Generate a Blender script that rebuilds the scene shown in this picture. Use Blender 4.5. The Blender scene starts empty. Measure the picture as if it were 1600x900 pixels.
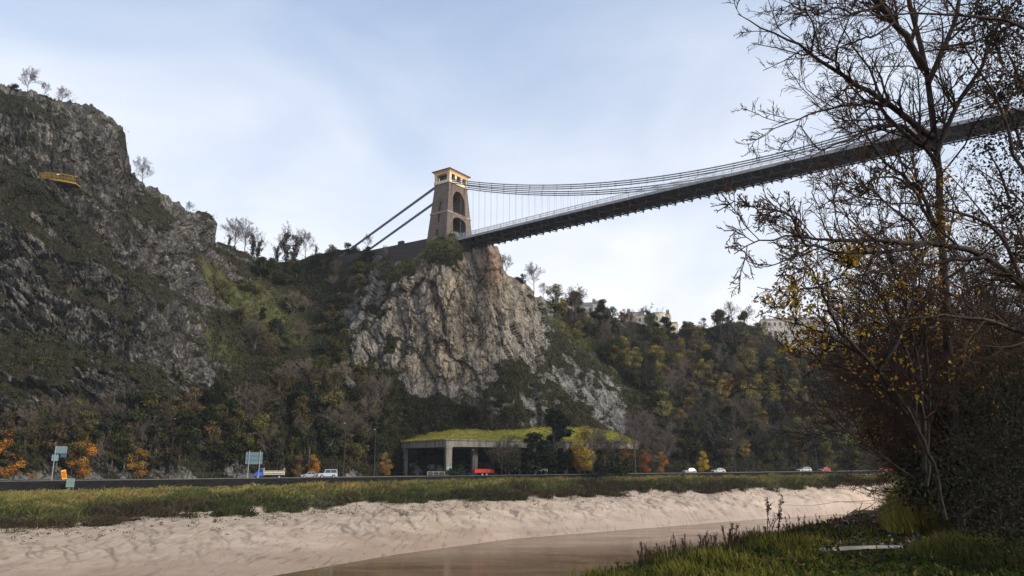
import bpy, bmesh, math, random
import numpy as np
from mathutils import Vector, Matrix
rng = np.random.default_rng(11)
random.seed(11)
R = math.radians
sc = bpy.context.scene
COL = sc.collection

# ---------------------------------------------------------------- camera, sky, sun, exposure
EYE = 1.7
PITCH = math.atan(281/1200)
cam_d = bpy.data.cameras.new('camera')
cam_d.lens = 27.0; cam_d.sensor_width = 36.0
cam_d.clip_start = 0.1; cam_d.clip_end = 6000
cam = bpy.data.objects.new('camera', cam_d); COL.objects.link(cam)
cam.location = (0, 0, EYE); cam.rotation_euler = (math.pi/2 + PITCH, 0, 0)
sc.camera = cam

SUN_DIR = Vector((0.77, -0.46, 0.46)).normalized()      # towards the sun
SUN_EL = math.asin(SUN_DIR.z)
sun_d = bpy.data.lights.new('sun', 'SUN'); sun_d.energy = 2.6; sun_d.angle = R(12)
sun_d.color = (1.0, 0.90, 0.76)
sun = bpy.data.objects.new('sun', sun_d); COL.objects.link(sun)
sun.rotation_euler = SUN_DIR.to_track_quat('Z', 'Y').to_euler()

world = bpy.data.worlds.new('World'); sc.world = world
world.use_nodes = True
wn = world.node_tree.nodes; wl = world.node_tree.links
wn.clear()
w_out = wn.new('ShaderNodeOutputWorld')
sky = wn.new('ShaderNodeTexSky'); sky.sky_type = 'NISHITA'; sky.sun_disc = False
sky.sun_elevation = SUN_EL; sky.sun_rotation = math.atan2(SUN_DIR.x, SUN_DIR.y)
sky.air_density = 1.2; sky.dust_density = 0.6; sky.ozone_density = 1.5
bg_sky = wn.new('ShaderNodeBackground'); bg_sky.inputs[1].default_value = 0.12
wl.new(sky.outputs[0], bg_sky.inputs[0])
bg_cl = wn.new('ShaderNodeBackground'); bg_cl.inputs[1].default_value = 0.74
tc = wn.new('ShaderNodeTexCoord')
sep = wn.new('ShaderNodeSeparateXYZ'); wl.new(tc.outputs['Generated'], sep.inputs[0])
mp = wn.new('ShaderNodeMapping'); mp.inputs['Scale'].default_value = (1.6, 1.6, 3.6)
wl.new(tc.outputs['Generated'], mp.inputs[0])
nz = wn.new('ShaderNodeTexNoise'); nz.inputs['Scale'].default_value = 1.7; nz.inputs['Detail'].default_value = 6
nz.inputs['Roughness'].default_value = 0.5; nz.inputs['Distortion'].default_value = 0.4
wl.new(mp.outputs[0], nz.inputs['Vector'])
def wmath(op, a, b=None):
    n = wn.new('ShaderNodeMath'); n.operation = op
    for i, v in enumerate((a, b)):
        if v is None: continue
        if isinstance(v, (int, float)): n.inputs[i].default_value = v
        else: wl.new(v, n.inputs[i])
    return n.outputs[0]
# cloud cover: thin high overcast, thicker towards the horizon
el = wmath('MULTIPLY', wmath('MAXIMUM', sep.outputs['Z'], 0.0), -1.05)
cov = wmath('ADD', wmath('ADD', wmath('MULTIPLY', nz.outputs['Fac'], 0.6), 0.90), el)
cl = wn.new('ShaderNodeClamp'); wl.new(cov, cl.inputs[0]); cl.inputs[1].default_value = 0.25; cl.inputs[2].default_value = 0.97
cr = wn.new('ShaderNodeValToRGB')
cr.color_ramp.elements[0].position = 0.0; cr.color_ramp.elements[0].color = (1.02, 1.01, 1.01, 1)
cr.color_ramp.elements[1].position = 0.62; cr.color_ramp.elements[1].color = (0.53, 0.63, 0.82, 1)
wl.new(wmath('ADD', sep.outputs['Z'], wmath('MULTIPLY', wmath('SUBTRACT', 0.5, nz.outputs['Fac']), 0.7)), cr.inputs[0]); wl.new(cr.outputs[0], bg_cl.inputs[0])
mixw = wn.new('ShaderNodeMixShader')
wl.new(cl.outputs[0], mixw.inputs[0]); wl.new(bg_sky.outputs[0], mixw.inputs[1]); wl.new(bg_cl.outputs[0], mixw.inputs[2])
wl.new(mixw.outputs[0], w_out.inputs[0])

vs = sc.view_settings
vs.view_transform = 'Standard'; vs.look = 'None'; vs.exposure = 0.0; vs.gamma = 1.0; vs.use_curve_mapping = False
vs.exposure = 0.68
sc.cycles.max_bounces = 5; sc.cycles.diffuse_bounces = 2; sc.cycles.glossy_bounces = 2
sc.cycles.transparent_max_bounces = 4; sc.cycles.caustics_reflective = False; sc.cycles.caustics_refractive = False
sc.cycles.use_denoising = True

# ---------------------------------------------------------------- geometry of the view: world point at a picture direction and depth
CP, SP = math.cos(PITCH), math.sin(PITCH)
def ray(px, py):
    v = 450 - np.asarray(py, float)
    fwd = 1200*CP - v*SP; up = 1200*SP + v*CP
    return (np.asarray(px, float)-800)/fwd, up/fwd
def P(px, py, Y):
    k, r = ray(px, py); Y = np.asarray(Y, float)
    return np.stack(np.broadcast_arrays(k*Y, Y, EYE + r*Y), -1)
def Pz(px, py, z):
    k, r = ray(px, py); Y = (np.asarray(z, float)-EYE)/r
    return np.stack(np.broadcast_arrays(k*Y, Y, z), -1)
def lerp(a, b, t): return a + (b-a)*t
def ip(x, pts):
    p = np.array(pts, float); return np.interp(x, p[:, 0], p[:, 1])
def sstep(a, b, x):
    t = np.clip((x-a)/(b-a), 0, 1); return t*t*(3-2*t)

# ---------------------------------------------------------------- noise
def _hash(ix, iy, iz, seed):
    with np.errstate(over='ignore'):
        h = (ix.astype(np.uint32)*np.uint32(374761393) + iy.astype(np.uint32)*np.uint32(668265263)
             + iz.astype(np.uint32)*np.uint32(2246822519) + np.uint32((seed*3266489917) & 0xffffffff))
        h ^= h >> np.uint32(15); h *= np.uint32(2246822519); h ^= h >> np.uint32(13)
        h *= np.uint32(3266489917); h ^= h >> np.uint32(16)
    return h.astype(np.float64)/4294967295.0
def vnoise(p, seed=0):
    p = np.asarray(p, float); i = np.floor(p).astype(np.int64); f = p-i; f = f*f*f*(f*(f*6-15)+10)
    o = 0
    for dx in (0, 1):
        wx = f[..., 0] if dx else 1-f[..., 0]
        for dy in (0, 1):
            wy = f[..., 1] if dy else 1-f[..., 1]
            for dz in (0, 1):
                wz = f[..., 2] if dz else 1-f[..., 2]
                o = o + wx*wy*wz*_hash(i[..., 0]+dx, i[..., 1]+dy, i[..., 2]+dz, seed)
    return o*2-1
def fbm(p, o=4, seed=0, rough=0.5):
    a, s, t = 1.0, 0, 0; p = np.asarray(p, float)
    for k in range(o):
        s = s + a*vnoise(p, seed+k); t += a; a *= rough; p = p*2.03+17.3
    return s/t
def ridged(p, o=4, seed=0):
    a, s, t = 1.0, 0, 0; p = np.asarray(p, float)
    for k in range(o):
        s = s + a*(1-2*np.abs(vnoise(p, seed+k))); t += a; a *= .5; p = p*2.1+9.1
    return s/t
def worley(p, seed=0):
    """F1, F2, random value of the nearest cell"""
    p = np.asarray(p, float); i = np.floor(p).astype(np.int64)
    f1 = np.full(p.shape[:-1], 9.0); f2 = f1.copy(); cid = np.zeros_like(f1)
    for dx in (-1, 0, 1):
        for dy in (-1, 0, 1):
            for dz in (-1, 0, 1):
                a, b, c = i[..., 0]+dx, i[..., 1]+dy, i[..., 2]+dz
                d = np.sqrt((a+_hash(a, b, c, seed)-p[..., 0])**2+(b+_hash(a, b, c, seed+7)-p[..., 1])**2+(c+_hash(a, b, c, seed+13)-p[..., 2])**2)
                r = _hash(a, b, c, seed+29)
                near = d < f1
                f2 = np.where(near, f1, np.minimum(f2, d)); cid = np.where(near, r, cid); f1 = np.where(near, d, f1)
    return f1, f2, cid

# ---------------------------------------------------------------- objects
def tag(o, label=None, cat=None, group=None, kind=None):
    if label: o['label'] = label
    if cat: o['category'] = cat
    if group: o['group'] = group
    if kind: o['kind'] = kind
    return o
def empty(name, loc=(0, 0, 0), rz=0.0, scale=1.0):
    o = bpy.data.objects.new(name, None); COL.objects.link(o)
    o.location = loc; o.rotation_euler = (0, 0, rz)
    o.scale = (scale,)*3 if isinstance(scale, (int, float)) else scale
    o.empty_display_size = 0.3
    return o
def mesh_np(name, V, faces, cols=None, smooth=False, attrs=None):
    """V (n,3); faces: list of int arrays (m,k)"""
    me = bpy.data.meshes.new(name)
    V = np.ascontiguousarray(V, dtype=np.float32).reshape(-1, 3)
    faces = [np.asarray(f, dtype=np.int32) for f in faces if len(f)]
    me.vertices.add(len(V)); me.vertices.foreach_set('co', V.ravel())
    nl = sum(f.size for f in faces); npoly = sum(len(f) for f in faces)
    me.loops.add(nl); me.polygons.add(npoly)
    me.loops.foreach_set('vertex_index', np.concatenate([f.ravel() for f in faces]))
    st, tot = [], []; a = 0
    for f in faces:
        st.append(a+np.arange(len(f))*f.shape[1]); tot.append(np.full(len(f), f.shape[1])); a += f.size
    me.polygons.foreach_set('loop_start', np.concatenate(st).astype(np.int32))
    me.polygons.foreach_set('loop_total', np.concatenate(tot).astype(np.int32))
    me.polygons.foreach_set('use_smooth', np.full(npoly, bool(smooth)))
    if cols is not None:
        c = np.ones((len(V), 4), np.float32); c[:, :3] = cols
        at = me.color_attributes.new('Col', 'FLOAT_COLOR', 'POINT'); at.data.foreach_set('color', c.ravel())
    for k, v in (attrs or {}).items():
        at = me.attributes.new(k, 'FLOAT', 'POINT'); at.data.foreach_set('value', np.asarray(v, np.float32).ravel())
    me.update(calc_edges=True)
    return me
def link(name, me, mat=None, parent=None):
    o = bpy.data.objects.new(name, me); COL.objects.link(o)
    if mat and not me.materials: me.materials.append(mat)
    if parent: o.parent = parent
    return o
def grid_faces(nr, nc):
    i = np.arange(nr*nc).reshape(nr, nc)
    return np.stack([i[:-1, :-1], i[:-1, 1:], i[1:, 1:], i[1:, :-1]], -1).reshape(-1, 4)

class MB:
    """collects simple shapes into one mesh"""
    def __init__(s): s.v = []; s.f = {}; s.n = 0
    def add(s, V, F):
        V = np.asarray(V, float).reshape(-1, 3)
        for f in F:
            f = list(f); s.f.setdefault(len(f), []).append([i+s.n for i in f])
        s.v.append(V); s.n += len(V); return s
    def box(s, c, d, M=None):
        x, y, z = np.array(d, float)/2
        V = np.array([(-x, -y, -z), (x, -y, -z), (x, y, -z), (-x, y, -z), (-x, -y, z), (x, -y, z), (x, y, z), (-x, y, z)])
        if M is not None: V = V@np.asarray(M, float).T
        return s.add(V+np.array(c, float), [(3, 2, 1, 0), (4, 5, 6, 7), (0, 1, 5, 4), (1, 2, 6, 5), (2, 3, 7, 6), (3, 0, 4, 7)])
    def bar(s, a, b, w, h=None, up=(0, 0, 1)):
        a = np.array(a, float); b = np.array(b, float); h = h or w
        t = (b-a)/np.linalg.norm(b-a); u = np.array(up, float)
        if abs(t@u) > .97: u = np.array((1.0, 0, 0))
        sdir = np.cross(t, u); sdir /= np.linalg.norm(sdir); u = np.cross(sdir, t)
        q = [a-sdir*w/2-u*h/2, a+sdir*w/2-u*h/2, a+sdir*w/2+u*h/2, a-sdir*w/2+u*h/2]
        return s.add(q+[x+b-a for x in q], [(3, 2, 1, 0), (4, 5, 6, 7), (0, 1, 5, 4), (1, 2, 6, 5), (2, 3, 7, 6), (3, 0, 4, 7)])
    def tube(s, pts, r, n=6, cap=True):
        pts = np.array(pts, float); r = np.broadcast_to(np.asarray(r, float), (len(pts),))
        V, F = tubes(pts[None], r[None], n)
        F = [tuple(f) for f in F]
        if cap: F += [tuple(range(n))[::-1], tuple(range((len(pts)-1)*n, len(pts)*n))]
        return s.add(V, F)
    def prism(s, poly, a, b, axis=1):
        """polygon in the two other axes, extruded along axis from a to b"""
        n = len(poly); V = []
        for t in (a, b):
            for (x, z) in poly:
                q = [x, z]; q.insert(axis, t); V.append(q)
        F = [tuple(range(n)), tuple(range(n, 2*n))[::-1]] + [((i+1) % n, i, n+i, n+(i+1) % n) for i in range(n)]
        return s.add(V, F)
    def loft(s, rings, cap=True):
        n = len(rings[0]); V = np.concatenate([np.array(r, float) for r in rings]); F = []
        for k in range(len(rings)-1):
            for i in range(n): F.append((k*n+i, k*n+(i+1) % n, (k+1)*n+(i+1) % n, (k+1)*n+i))
        if cap: F += [tuple(range(n))[::-1], tuple(range((len(rings)-1)*n, len(rings)*n))]
        return s.add(V, F)
    def mesh(s, name, smooth=False):
        return mesh_np(name, np.concatenate(s.v), [np.array(v) for v in s.f.values()], smooth=smooth)
    def build(s, name, mat, parent=None, smooth=False, bevel=0):
        me = s.mesh(name, smooth)
        if bevel:
            bm = bmesh.new(); bm.from_mesh(me)
            bmesh.ops.bevel(bm, geom=bm.edges[:], offset=bevel, segments=1, affect='EDGES', clamp_overlap=True)
            bm.to_mesh(me); bm.free()
        return link(name, me, mat, parent)

def tubes(pts, rad, n=4):
    """pts (N,K,3), rad (N,K) -> open tubes"""
    N, K, _ = pts.shape
    t = np.gradient(pts, axis=1); t /= np.linalg.norm(t, axis=-1, keepdims=True)+1e-9
    main = pts[:, -1]-pts[:, 0]; main /= np.linalg.norm(main, axis=-1, keepdims=True)+1e-9
    ref = np.where(np.abs(main[:, 2:3]) > .8, np.array([[1.0, 0, 0]]), np.array([[0, 0, 1.0]]))[:, None, :]
    a = np.cross(t, np.broadcast_to(ref, t.shape)); a /= np.linalg.norm(a, axis=-1, keepdims=True)+1e-9
    b = np.cross(t, a)
    ang = np.arange(n)*2*np.pi/n
    V = pts[:, :, None]+rad[:, :, None, None]*(np.cos(ang)[:, None]*a[:, :, None]+np.sin(ang)[:, None]*b[:, :, None])
    i = np.arange(N*K*n).reshape(N, K, n); j = np.roll(i, -1, axis=2)
    F = np.stack([i[:, :-1], j[:, :-1], j[:, 1:], i[:, 1:]], -1).reshape(-1, 4)
    return V.reshape(-1, 3), F
def unit(v): return v/(np.linalg.norm(v, axis=-1, keepdims=True)+1e-9)
def leaf_quads(c, size, aspect=0.6, nrm=None, rg=rng, tri=False):
    """quads (or pointed leaves) at centres c (n,3)"""
    n = len(c); size = np.broadcast_to(np.asarray(size, float), (n,))
    if nrm is None: nrm = unit(rg.normal(size=(n, 3)))
    u = unit(np.cross(nrm, rg.normal(size=(n, 3)))); v = np.cross(nrm, u)
    su = size[:, None]*.5; sv = su*aspect
    V = np.stack([c-u*su, c-v*sv+u*su*.1, c+u*su, c+v*sv+u*su*.1], 1)
    return V.reshape(-1, 3), np.arange(4*n).reshape(n, 4)

# ---------------------------------------------------------------- materials
class NT:
    def __init__(s, name):
        s.m = bpy.data.materials.new(name); s.m.use_nodes = True
        s.n = s.m.node_tree.nodes; s.l = s.m.node_tree.links
        s.b = s.n['Principled BSDF']; s.b.inputs['Specular IOR Level'].default_value = 0.25
        s.out = s.n['Material Output']
    def put(s, sock, v):
        if hasattr(v, 'links') or isinstance(v, bpy.types.NodeSocket): s.l.new(v, sock)
        elif isinstance(v, (tuple, list)) and len(v) == 3 and sock.type == 'RGBA': sock.default_value = (*v, 1)
        else: sock.default_value = v
    def attr(s, name):
        a = s.n.new('ShaderNodeAttribute'); a.attribute_name = name; return a
    def obj(s): return s.n.new('ShaderNodeTexCoord').outputs['Object']
    def map(s, vec, scale=(1, 1, 1), rot=(0, 0, 0)):
        m = s.n.new('ShaderNodeMapping'); s.put(m.inputs[0], vec); m.inputs['Scale'].default_value = scale
        m.inputs['Rotation'].default_value = rot; return m.outputs[0]
    def noise(s, vec, scale, detail=5, rough=.55, dist=0.0):
        t = s.n.new('ShaderNodeTexNoise'); s.put(t.inputs['Vector'], vec)
        t.inputs['Scale'].default_value = scale; t.inputs['Detail'].default_value = detail
        t.inputs['Roughness'].default_value = rough; t.inputs['Distortion'].default_value = dist; return t.outputs['Fac']
    def vor(s, vec, scale, feature='F1', out='Distance', rnd=1.0):
        t = s.n.new('ShaderNodeTexVoronoi'); s.put(t.inputs['Vector'], vec); t.feature = feature
        t.inputs['Scale'].default_value = scale; t.inputs['Randomness'].default_value = rnd; return t.outputs[out]
    def ramp(s, f, stops):
        r = s.n.new('ShaderNodeValToRGB'); s.put(r.inputs[0], f); e = r.color_ramp.elements
        while len(e) < len(stops): e.new(0.5)
        for x, (p, c) in zip(e, stops): x.position = p; x.color = (*c, 1) if not isinstance(c, (int, float)) else (c, c, c, 1)
        return r.outputs[0]
    def mix(s, f, a, b, mode='MIX'):
        m = s.n.new('ShaderNodeMix'); m.data_type = 'RGBA'; m.blend_type = mode
        s.put(m.inputs[0], f); s.put(m.inputs[6], a); s.put(m.inputs[7], b); return m.outputs[2]
    def math(s, op, a, b=0.0, clamp=False):
        m = s.n.new('ShaderNodeMath'); m.operation = op; m.use_clamp = clamp; s.put(m.inputs[0], a); s.put(m.inputs[1], b); return m.outputs[0]
    def sm(s, v, a, b):
        m = s.n.new('ShaderNodeMapRange'); m.interpolation_type = 'SMOOTHSTEP'; s.put(m.inputs[0], v)
        m.inputs[1].default_value = a; m.inputs[2].default_value = b; return m.outputs[0]
    def bump(s, h, dist=.1, strength=1.0, prev=None):
        b = s.n.new('ShaderNodeBump'); s.put(b.inputs['Height'], h); b.inputs['Distance'].default_value = dist
        b.inputs['Strength'].default_value = strength
        if prev is not None: s.l.new(prev, b.inputs['Normal'])
        return b.outputs[0]
    def done(s, col=None, rough=.8, nrm=None, metal=0.0, spec=None):
        if col is not None: s.put(s.b.inputs['Base Color'], col)
        s.put(s.b.inputs['Roughness'], rough); s.b.inputs['Metallic'].default_value = metal
        if nrm is not None: s.put(s.b.inputs['Normal'], nrm)
        if spec is not None: s.b.inputs['Specular IOR Level'].default_value = spec
        return s.m
_plain = {}
def plain(name, col, rough=.6, metal=0.0, spec=.3, var=.12, scale=3.0):
    """paint or plastic with a little dirt and wear"""
    if name in _plain: return _plain[name]
    t = NT(name); n = t.noise(t.obj(), scale, 6, .6)
    c = t.mix(t.sm(n, .25, .75), tuple(x*(1-var*1.6) for x in col), tuple(min(1, x*(1+var)) for x in col))
    _plain[name] = t.done(c, rough, None, metal, spec); return _plain[name]
def leaf_mat(name, trans=.25, use_obj=False):
    t = NT(name); c = t.attr('Col').outputs['Color']
    if use_obj:
        oi = t.n.new('ShaderNodeObjectInfo'); c = t.mix(1.0, c, oi.outputs['Color'], 'MULTIPLY')
    d = t.n.new('ShaderNodeBsdfDiffuse'); tr = t.n.new('ShaderNodeBsdfTranslucent'); m = t.n.new('ShaderNodeMixShader')
    t.l.new(c, d.inputs[0]); t.l.new(c, tr.inputs[0]); m.inputs[0].default_value = trans
    t.l.new(d.outputs[0], m.inputs[1]); t.l.new(tr.outputs[0], m.inputs[2]); t.l.new(m.outputs[0], t.out.inputs[0])
    return t.m
# ================================================================ SETTING
WATER = -10.8
RD = np.array((0.9219, 0.3873)); HD = np.array((-0.3873, 0.9219))      # along the road, and from the river towards the hill
def road_z(X): return -0.30 + 0.008*np.asarray(X, float)
def wall_top(X): return road_z(X) + 0.22
def road_pt(s, d, dz=0.0):
    x = -HD[0]*0 + RD[0]*s + HD[0]*d; y = 205 + RD[1]*s + HD[1]*d
    return np.array((x, y, float(road_z(x))+dz))
def road_s(px, d, py=731):
    k, _ = ray(px, py)
    return (k*(205+HD[1]*d) - HD[0]*d)/(RD[0]-k*RD[1])
def at_road(px, d, dz=0.0): return road_pt(road_s(px, d), d, dz)
ROAD_ANG = math.atan2(RD[1], RD[0])

# ---- ground sheet to the horizon (below everything else)
tg = NT('far_ground'); n = tg.noise(tg.obj(), .02, 6)
m_ground = tg.done(tg.mix(n, (.035, .045, .02), (.08, .075, .04)), .95)
g = MB(); g.add([(-4000, -4000, -13.6), (4000, -4000, -13.6), (4000, 4000, -13.6), (-4000, 4000, -13.6)], [(0, 1, 2, 3)])
tag(g.build('ground', m_ground), kind='structure')

# ---- river
tw = NT('river_water'); ob = tw.obj()
n1 = tw.noise(tw.map(ob, (.05, .12, 1)), 1.0, 5, .6, .6); n2 = tw.noise(tw.map(ob, (1.1, 2.6, 1)), 1.0, 4, .6)
n3 = tw.noise(tw.map(ob, (.16, .5, 1)), 1.0, 4, .55)
c = tw.mix(tw.sm(n1, .3, .7), (.17, .10, .056), (.225, .14, .08))
bmp = tw.bump(tw.math('ADD', tw.math('MULTIPLY', n2, .35), tw.math('MULTIPLY', n3, 1.0)), .06, .30)
m_water = tw.done(c, tw.ramp(tw.sm(n1, .35, .65), [(0, .07), (1, .18)]), bmp, 0, .5)
g = MB(); g.add([(-900, -300, WATER), (1200, -300, WATER), (1200, 700, WATER), (-900, 700, WATER)], [(0, 1, 2, 3)])
tag(g.build('river', m_water), kind='structure')

# ---- far river bank: grass shelf above, mud slope below
PXB = np.arange(-420, 2001, 2.5)
def wall_d0(px): return at_road_arr(px, 0.0)
def at_road_arr(px, d):
    s = road_s(np.asarray(px, float), d); x = RD[0]*s+HD[0]*d; y = 205+RD[1]*s+HD[1]*d
    return x, y
wbase_y = lambda px: ip(px, [(-420, 790), (0, 769), (200, 766), (400, 761), (600, 753.5), (800, 749), (1000, 747), (1200, 744), (1400, 742), (2000, 740)])
gm_y = lambda px: ip(px, [(-420, 850), (0, 826), (150, 818), (250, 808), (320, 802), (420, 799), (500, 796), (600, 788), (700, 784), (800, 778), (850, 778), (950, 772), (1000, 769), (1100, 769), (1200, 765), (1300, 761), (1400, 754), (2000, 748)])
we_y = lambda px: ip(px, [(-420, 1050), (0, 962), (250, 926), (430, 899), (620, 866), (800, 842), (1000, 826), (1200, 810), (1300, 804), (1420, 797), (2000, 790)])
gm_g = lambda px: ip(px, [(-420, 36), (0, 34), (400, 31), (800, 28), (1200, 13), (1400, 11), (2000, 9)])
Xw, Yw = at_road_arr(PXB, 0.0)
A = P(PXB, wbase_y(PXB), Yw); A[:, :2] = np.stack([Xw, Yw], -1)
A[:, 2] = np.minimum(A[:, 2], wall_top(Xw)-1.2)
B = P(PXB, gm_y(PXB), Yw-gm_g(PXB))
W = Pz(PXB, we_y(PXB), WATER)
D_ = W + unit(W-B)*np.array([1, 1, 0])*14; D_[:, 2] = WATER-3.5
def rows(a, b, n, pw=1.0, hump=0.0):
    t = np.linspace(0, 1, n, endpoint=False)[:, None, None]**pw
    q = lerp(a[None], b[None], t); q[..., 2] += hump*np.sin(t[..., 0]*np.pi); return q
A0 = A + np.array([HD[0], HD[1], 0])*1.0
NB = (3, 40, 130, 12)
BK = np.concatenate([rows(A0, A, NB[0]), rows(A, B, NB[1], 1, .55), rows(B, W, NB[2], 1, .35), rows(W, D_, NB[3])])
rr = np.concatenate([np.zeros(NB[0]), np.linspace(0, 1, NB[1]), np.linspace(1, 2, NB[2]), np.linspace(2, 2.3, NB[3])])[:, None]*np.ones(len(PXB))
mudm = sstep(.93, 1.07, rr + .20*fbm(BK*.16, 4, 3) + .12*fbm(BK*.6, 3, 5))
# runnels cut down the slope
sl = np.concatenate([(BK[..., 0]*RD[0]+BK[..., 1]*RD[1])[..., None]*.33, rr[..., None]*1.3, BK[..., 2:3]*0], -1)
sl[..., 0] += rr*1.1 + .55*fbm(BK*.09, 3, 8)
run = np.abs(fbm(sl, 4, 21, .55)); run = np.clip(1-run*13, 0, 1)
sl2 = sl*np.array([2.9, 1.8, 1])+4; run2 = np.clip(1-np.abs(fbm(sl2, 3, 33))*8, 0, 1)*sstep(-.15, .35, fbm(BK*.08, 2, 35))
lump = fbm(BK*.07, 3, 41)*.45 + fbm(BK*.35, 3, 43)*.08
zone = sstep(1.0, 1.15, rr)*(1-sstep(1.65, 1.98, rr))
BK[..., 2] += mudm*(1-sstep(1.85, 2.0, rr))*lump*.6 - mudm*(run*.20*(.25+zone)*sstep(-.1,.5,fbm(BK*.05,2,311)) + run2*.07*zone)
BK[..., 2] += (1-mudm)*(fbm(BK*.13, 3, 51)*1.0+fbm(BK*.4, 3, 52)*.45)*sstep(.02, .3, rr)
# drainage rills: thin cuts that run down the slope and drift along the shore
RILL = np.zeros(rr.shape); rg2 = np.random.default_rng(77)
for q_ in range(190):
    px0 = rg2.uniform(-150, 1420); r0 = rg2.uniform(.98, 1.40); r1 = r0+rg2.uniform(.12, .55); sl_ = rg2.uniform(25, 150)*(1 if px0 < 1000 or rg2.uniform() < .6 else .5); ph = rg2.uniform(0, 9); wd = rg2.uniform(.9, 2.4); dp = rg2.uniform(.4, 1)
    for i in np.where((rr[:, 0] > r0) & (rr[:, 0] < r1))[0]:
        t = (rr[i, 0]-r0)/(r1-r0); c0 = px0+sl_*(rr[i, 0]-r0)+5*math.sin(t*7+ph)+3*math.sin(t*17+ph*2); a_ = int((c0-12+420)/2.5); b_ = int((c0+12+420)/2.5)
        if a_ < 0 or b_ >= len(PXB): continue
        RILL[i, a_:b_] = np.maximum(RILL[i, a_:b_], dp*math.sin(math.pi*min(1, t*.8+.2))**.5*np.exp(-((PXB[a_:b_]-c0)/(wd*1.6))**2))
RILL *= .55+.45*np.clip(fbm(BK*.25, 3, 79)*3, -1, 1)
BK[..., 2] -= RILL*.11
NBK = BK.shape[0]
tm = NT('river_bank'); ob = tm.obj(); mk = tm.attr('mud').outputs['Fac']; rn = tm.attr('runnel').outputs['Fac']; wet = tm.attr('wet').outputs['Fac']
nb = tm.noise(ob, .25, 6, .6); nf = tm.noise(ob, 2.2, 6, .65)
mud = tm.mix(tm.sm(nb, .3, .7), (.44, .335, .24), (.60, .47, .355))
mud = tm.mix(tm.math('MULTIPLY', rn, .9), mud, (.15, .108, .08))
mud = tm.mix(tm.math('MULTIPLY', tm.sm(nf, .56, .72), .35), mud, (.30, .225, .165))
mud = tm.mix(tm.math('MULTIPLY', wet, .65), mud, (.37, .26, .185))
gr = tm.mix(tm.sm(nb, .35, .65), (.035, .045, .016), (.075, .06, .028))
fl = tm.noise(tm.map(ob, (1.3, .16, .16), (0, 0, R(-35))), 1.0, 5, .7, .6); mud = tm.mix(tm.math('MULTIPLY', tm.sm(fl, .54, .62), .8), mud, (.26, .19, .14))
nrm = tm.bump(tm.math('ADD', nf, tm.math('MULTIPLY', tm.noise(ob, 7, 4), .4)), .05, .6)
rgh = tm.mix(wet, (.48, .48, .48), (.26, .26, .26))
m_bank = tm.done(tm.mix(mk, gr, mud), rgh, nrm, 0, .4)
wetv = sstep(1.50, 1.95, rr + .16*fbm(BK*.12, 3, 77))
me = mesh_np('river_bank', BK, [grid_faces(*BK.shape[:2])[:, ::-1]], smooth=True, attrs={'mud': mudm, 'runnel': np.clip(run*(.3+zone)*sstep(-.1,.5,fbm(BK*.05,2,311))+run2*.25*zone+RILL*1.1, 0, 1), 'wet': wetv})
tag(link('mud_bank', me, m_bank), kind='structure')
def bank_pt(px, r):
    """point on the far bank: r 0 wall foot, 1 grass edge, 2 water edge"""
    j = int(np.clip((px+420)/2.5, 0, len(PXB)-1)); i = int(np.argmin(np.abs(rr[:, j]-r))); return BK[i, j]

# ---- road and pavements on top of the river wall
S = np.arange(-420, 620, 6.0)
def strip(name, d0, d1, dz, mat):
    V = []
    for d in (d0, d1): V += [road_pt(s, d, dz) for s in S]
    n_ = len(S); V = np.array(V)
    F = np.stack([np.arange(n_-1), np.arange(1, n_), n_+np.arange(1, n_), n_+np.arange(n_-1)], -1)
    return link(name, mesh_np(name, V, [F]), mat)
ta = NT('asphalt'); n = ta.noise(ta.obj(), 1.5, 6); m_asphalt = ta.done(ta.mix(n, (.04, .04, .043), (.065, .063, .062)), .85, ta.bump(ta.noise(ta.obj(), 30, 3), .01))
tp = NT('paving'); n = tp.noise(tp.obj(), 1.2, 6); m_pave = tp.done(tp.mix(n, (.20, .19, .18), (.30, .29, .27)), .85)
m_white = plain('road_paint', (.72, .72, .70), .7)
tag(strip('road', 2.6, 13.2, 0.0, m_asphalt), kind='structure')
def kerbed(name, d0, d1):
    m = MB(); n_ = len(S)
    top = [road_pt(s, d0, .12) for s in S], [road_pt(s, d1, .12) for s in S]; bot = [road_pt(s, d0, -.3) for s in S], [road_pt(s, d1, -.3) for s in S]
    V = top[0]+top[1]+bot[0]+bot[1]; F = []
    for i in range(n_-1):
        F += [(i, i+1, n_+i+1, n_+i), (2*n_+i, 2*n_+i+1, i+1, i), (n_+i, n_+i+1, 3*n_+i+1, 3*n_+i)]
    m.add(V, F); return tag(m.build(name, m_pave), kind='structure')
kerbed('pavement', 0.35, 2.6); kerbed('footpath', 13.2, 15.2)
m = MB()
for s in np.arange(-150, 200, 6.0):
    a, b = road_pt(s, 7.85, .004), road_pt(s+3, 7.85, .004); w = np.array([*HD, 0])*.06
    m.add([a-w, b-w, b+w, a+w], [(0, 1, 2, 3)])
for d in (2.95, 12.85):
    a, b = road_pt(-200, d, .004), road_pt(260, d, .004); w = np.array([*HD, 0])*.06
    m.add([a-w, b-w, b+w, a+w], [(0, 1, 2, 3)])
tag(m.build('road_marking', m_white), kind='structure')
strip_v = strip('verge', 15.2, 40, .05, m_ground); tag(strip_v, kind='structure')

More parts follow.
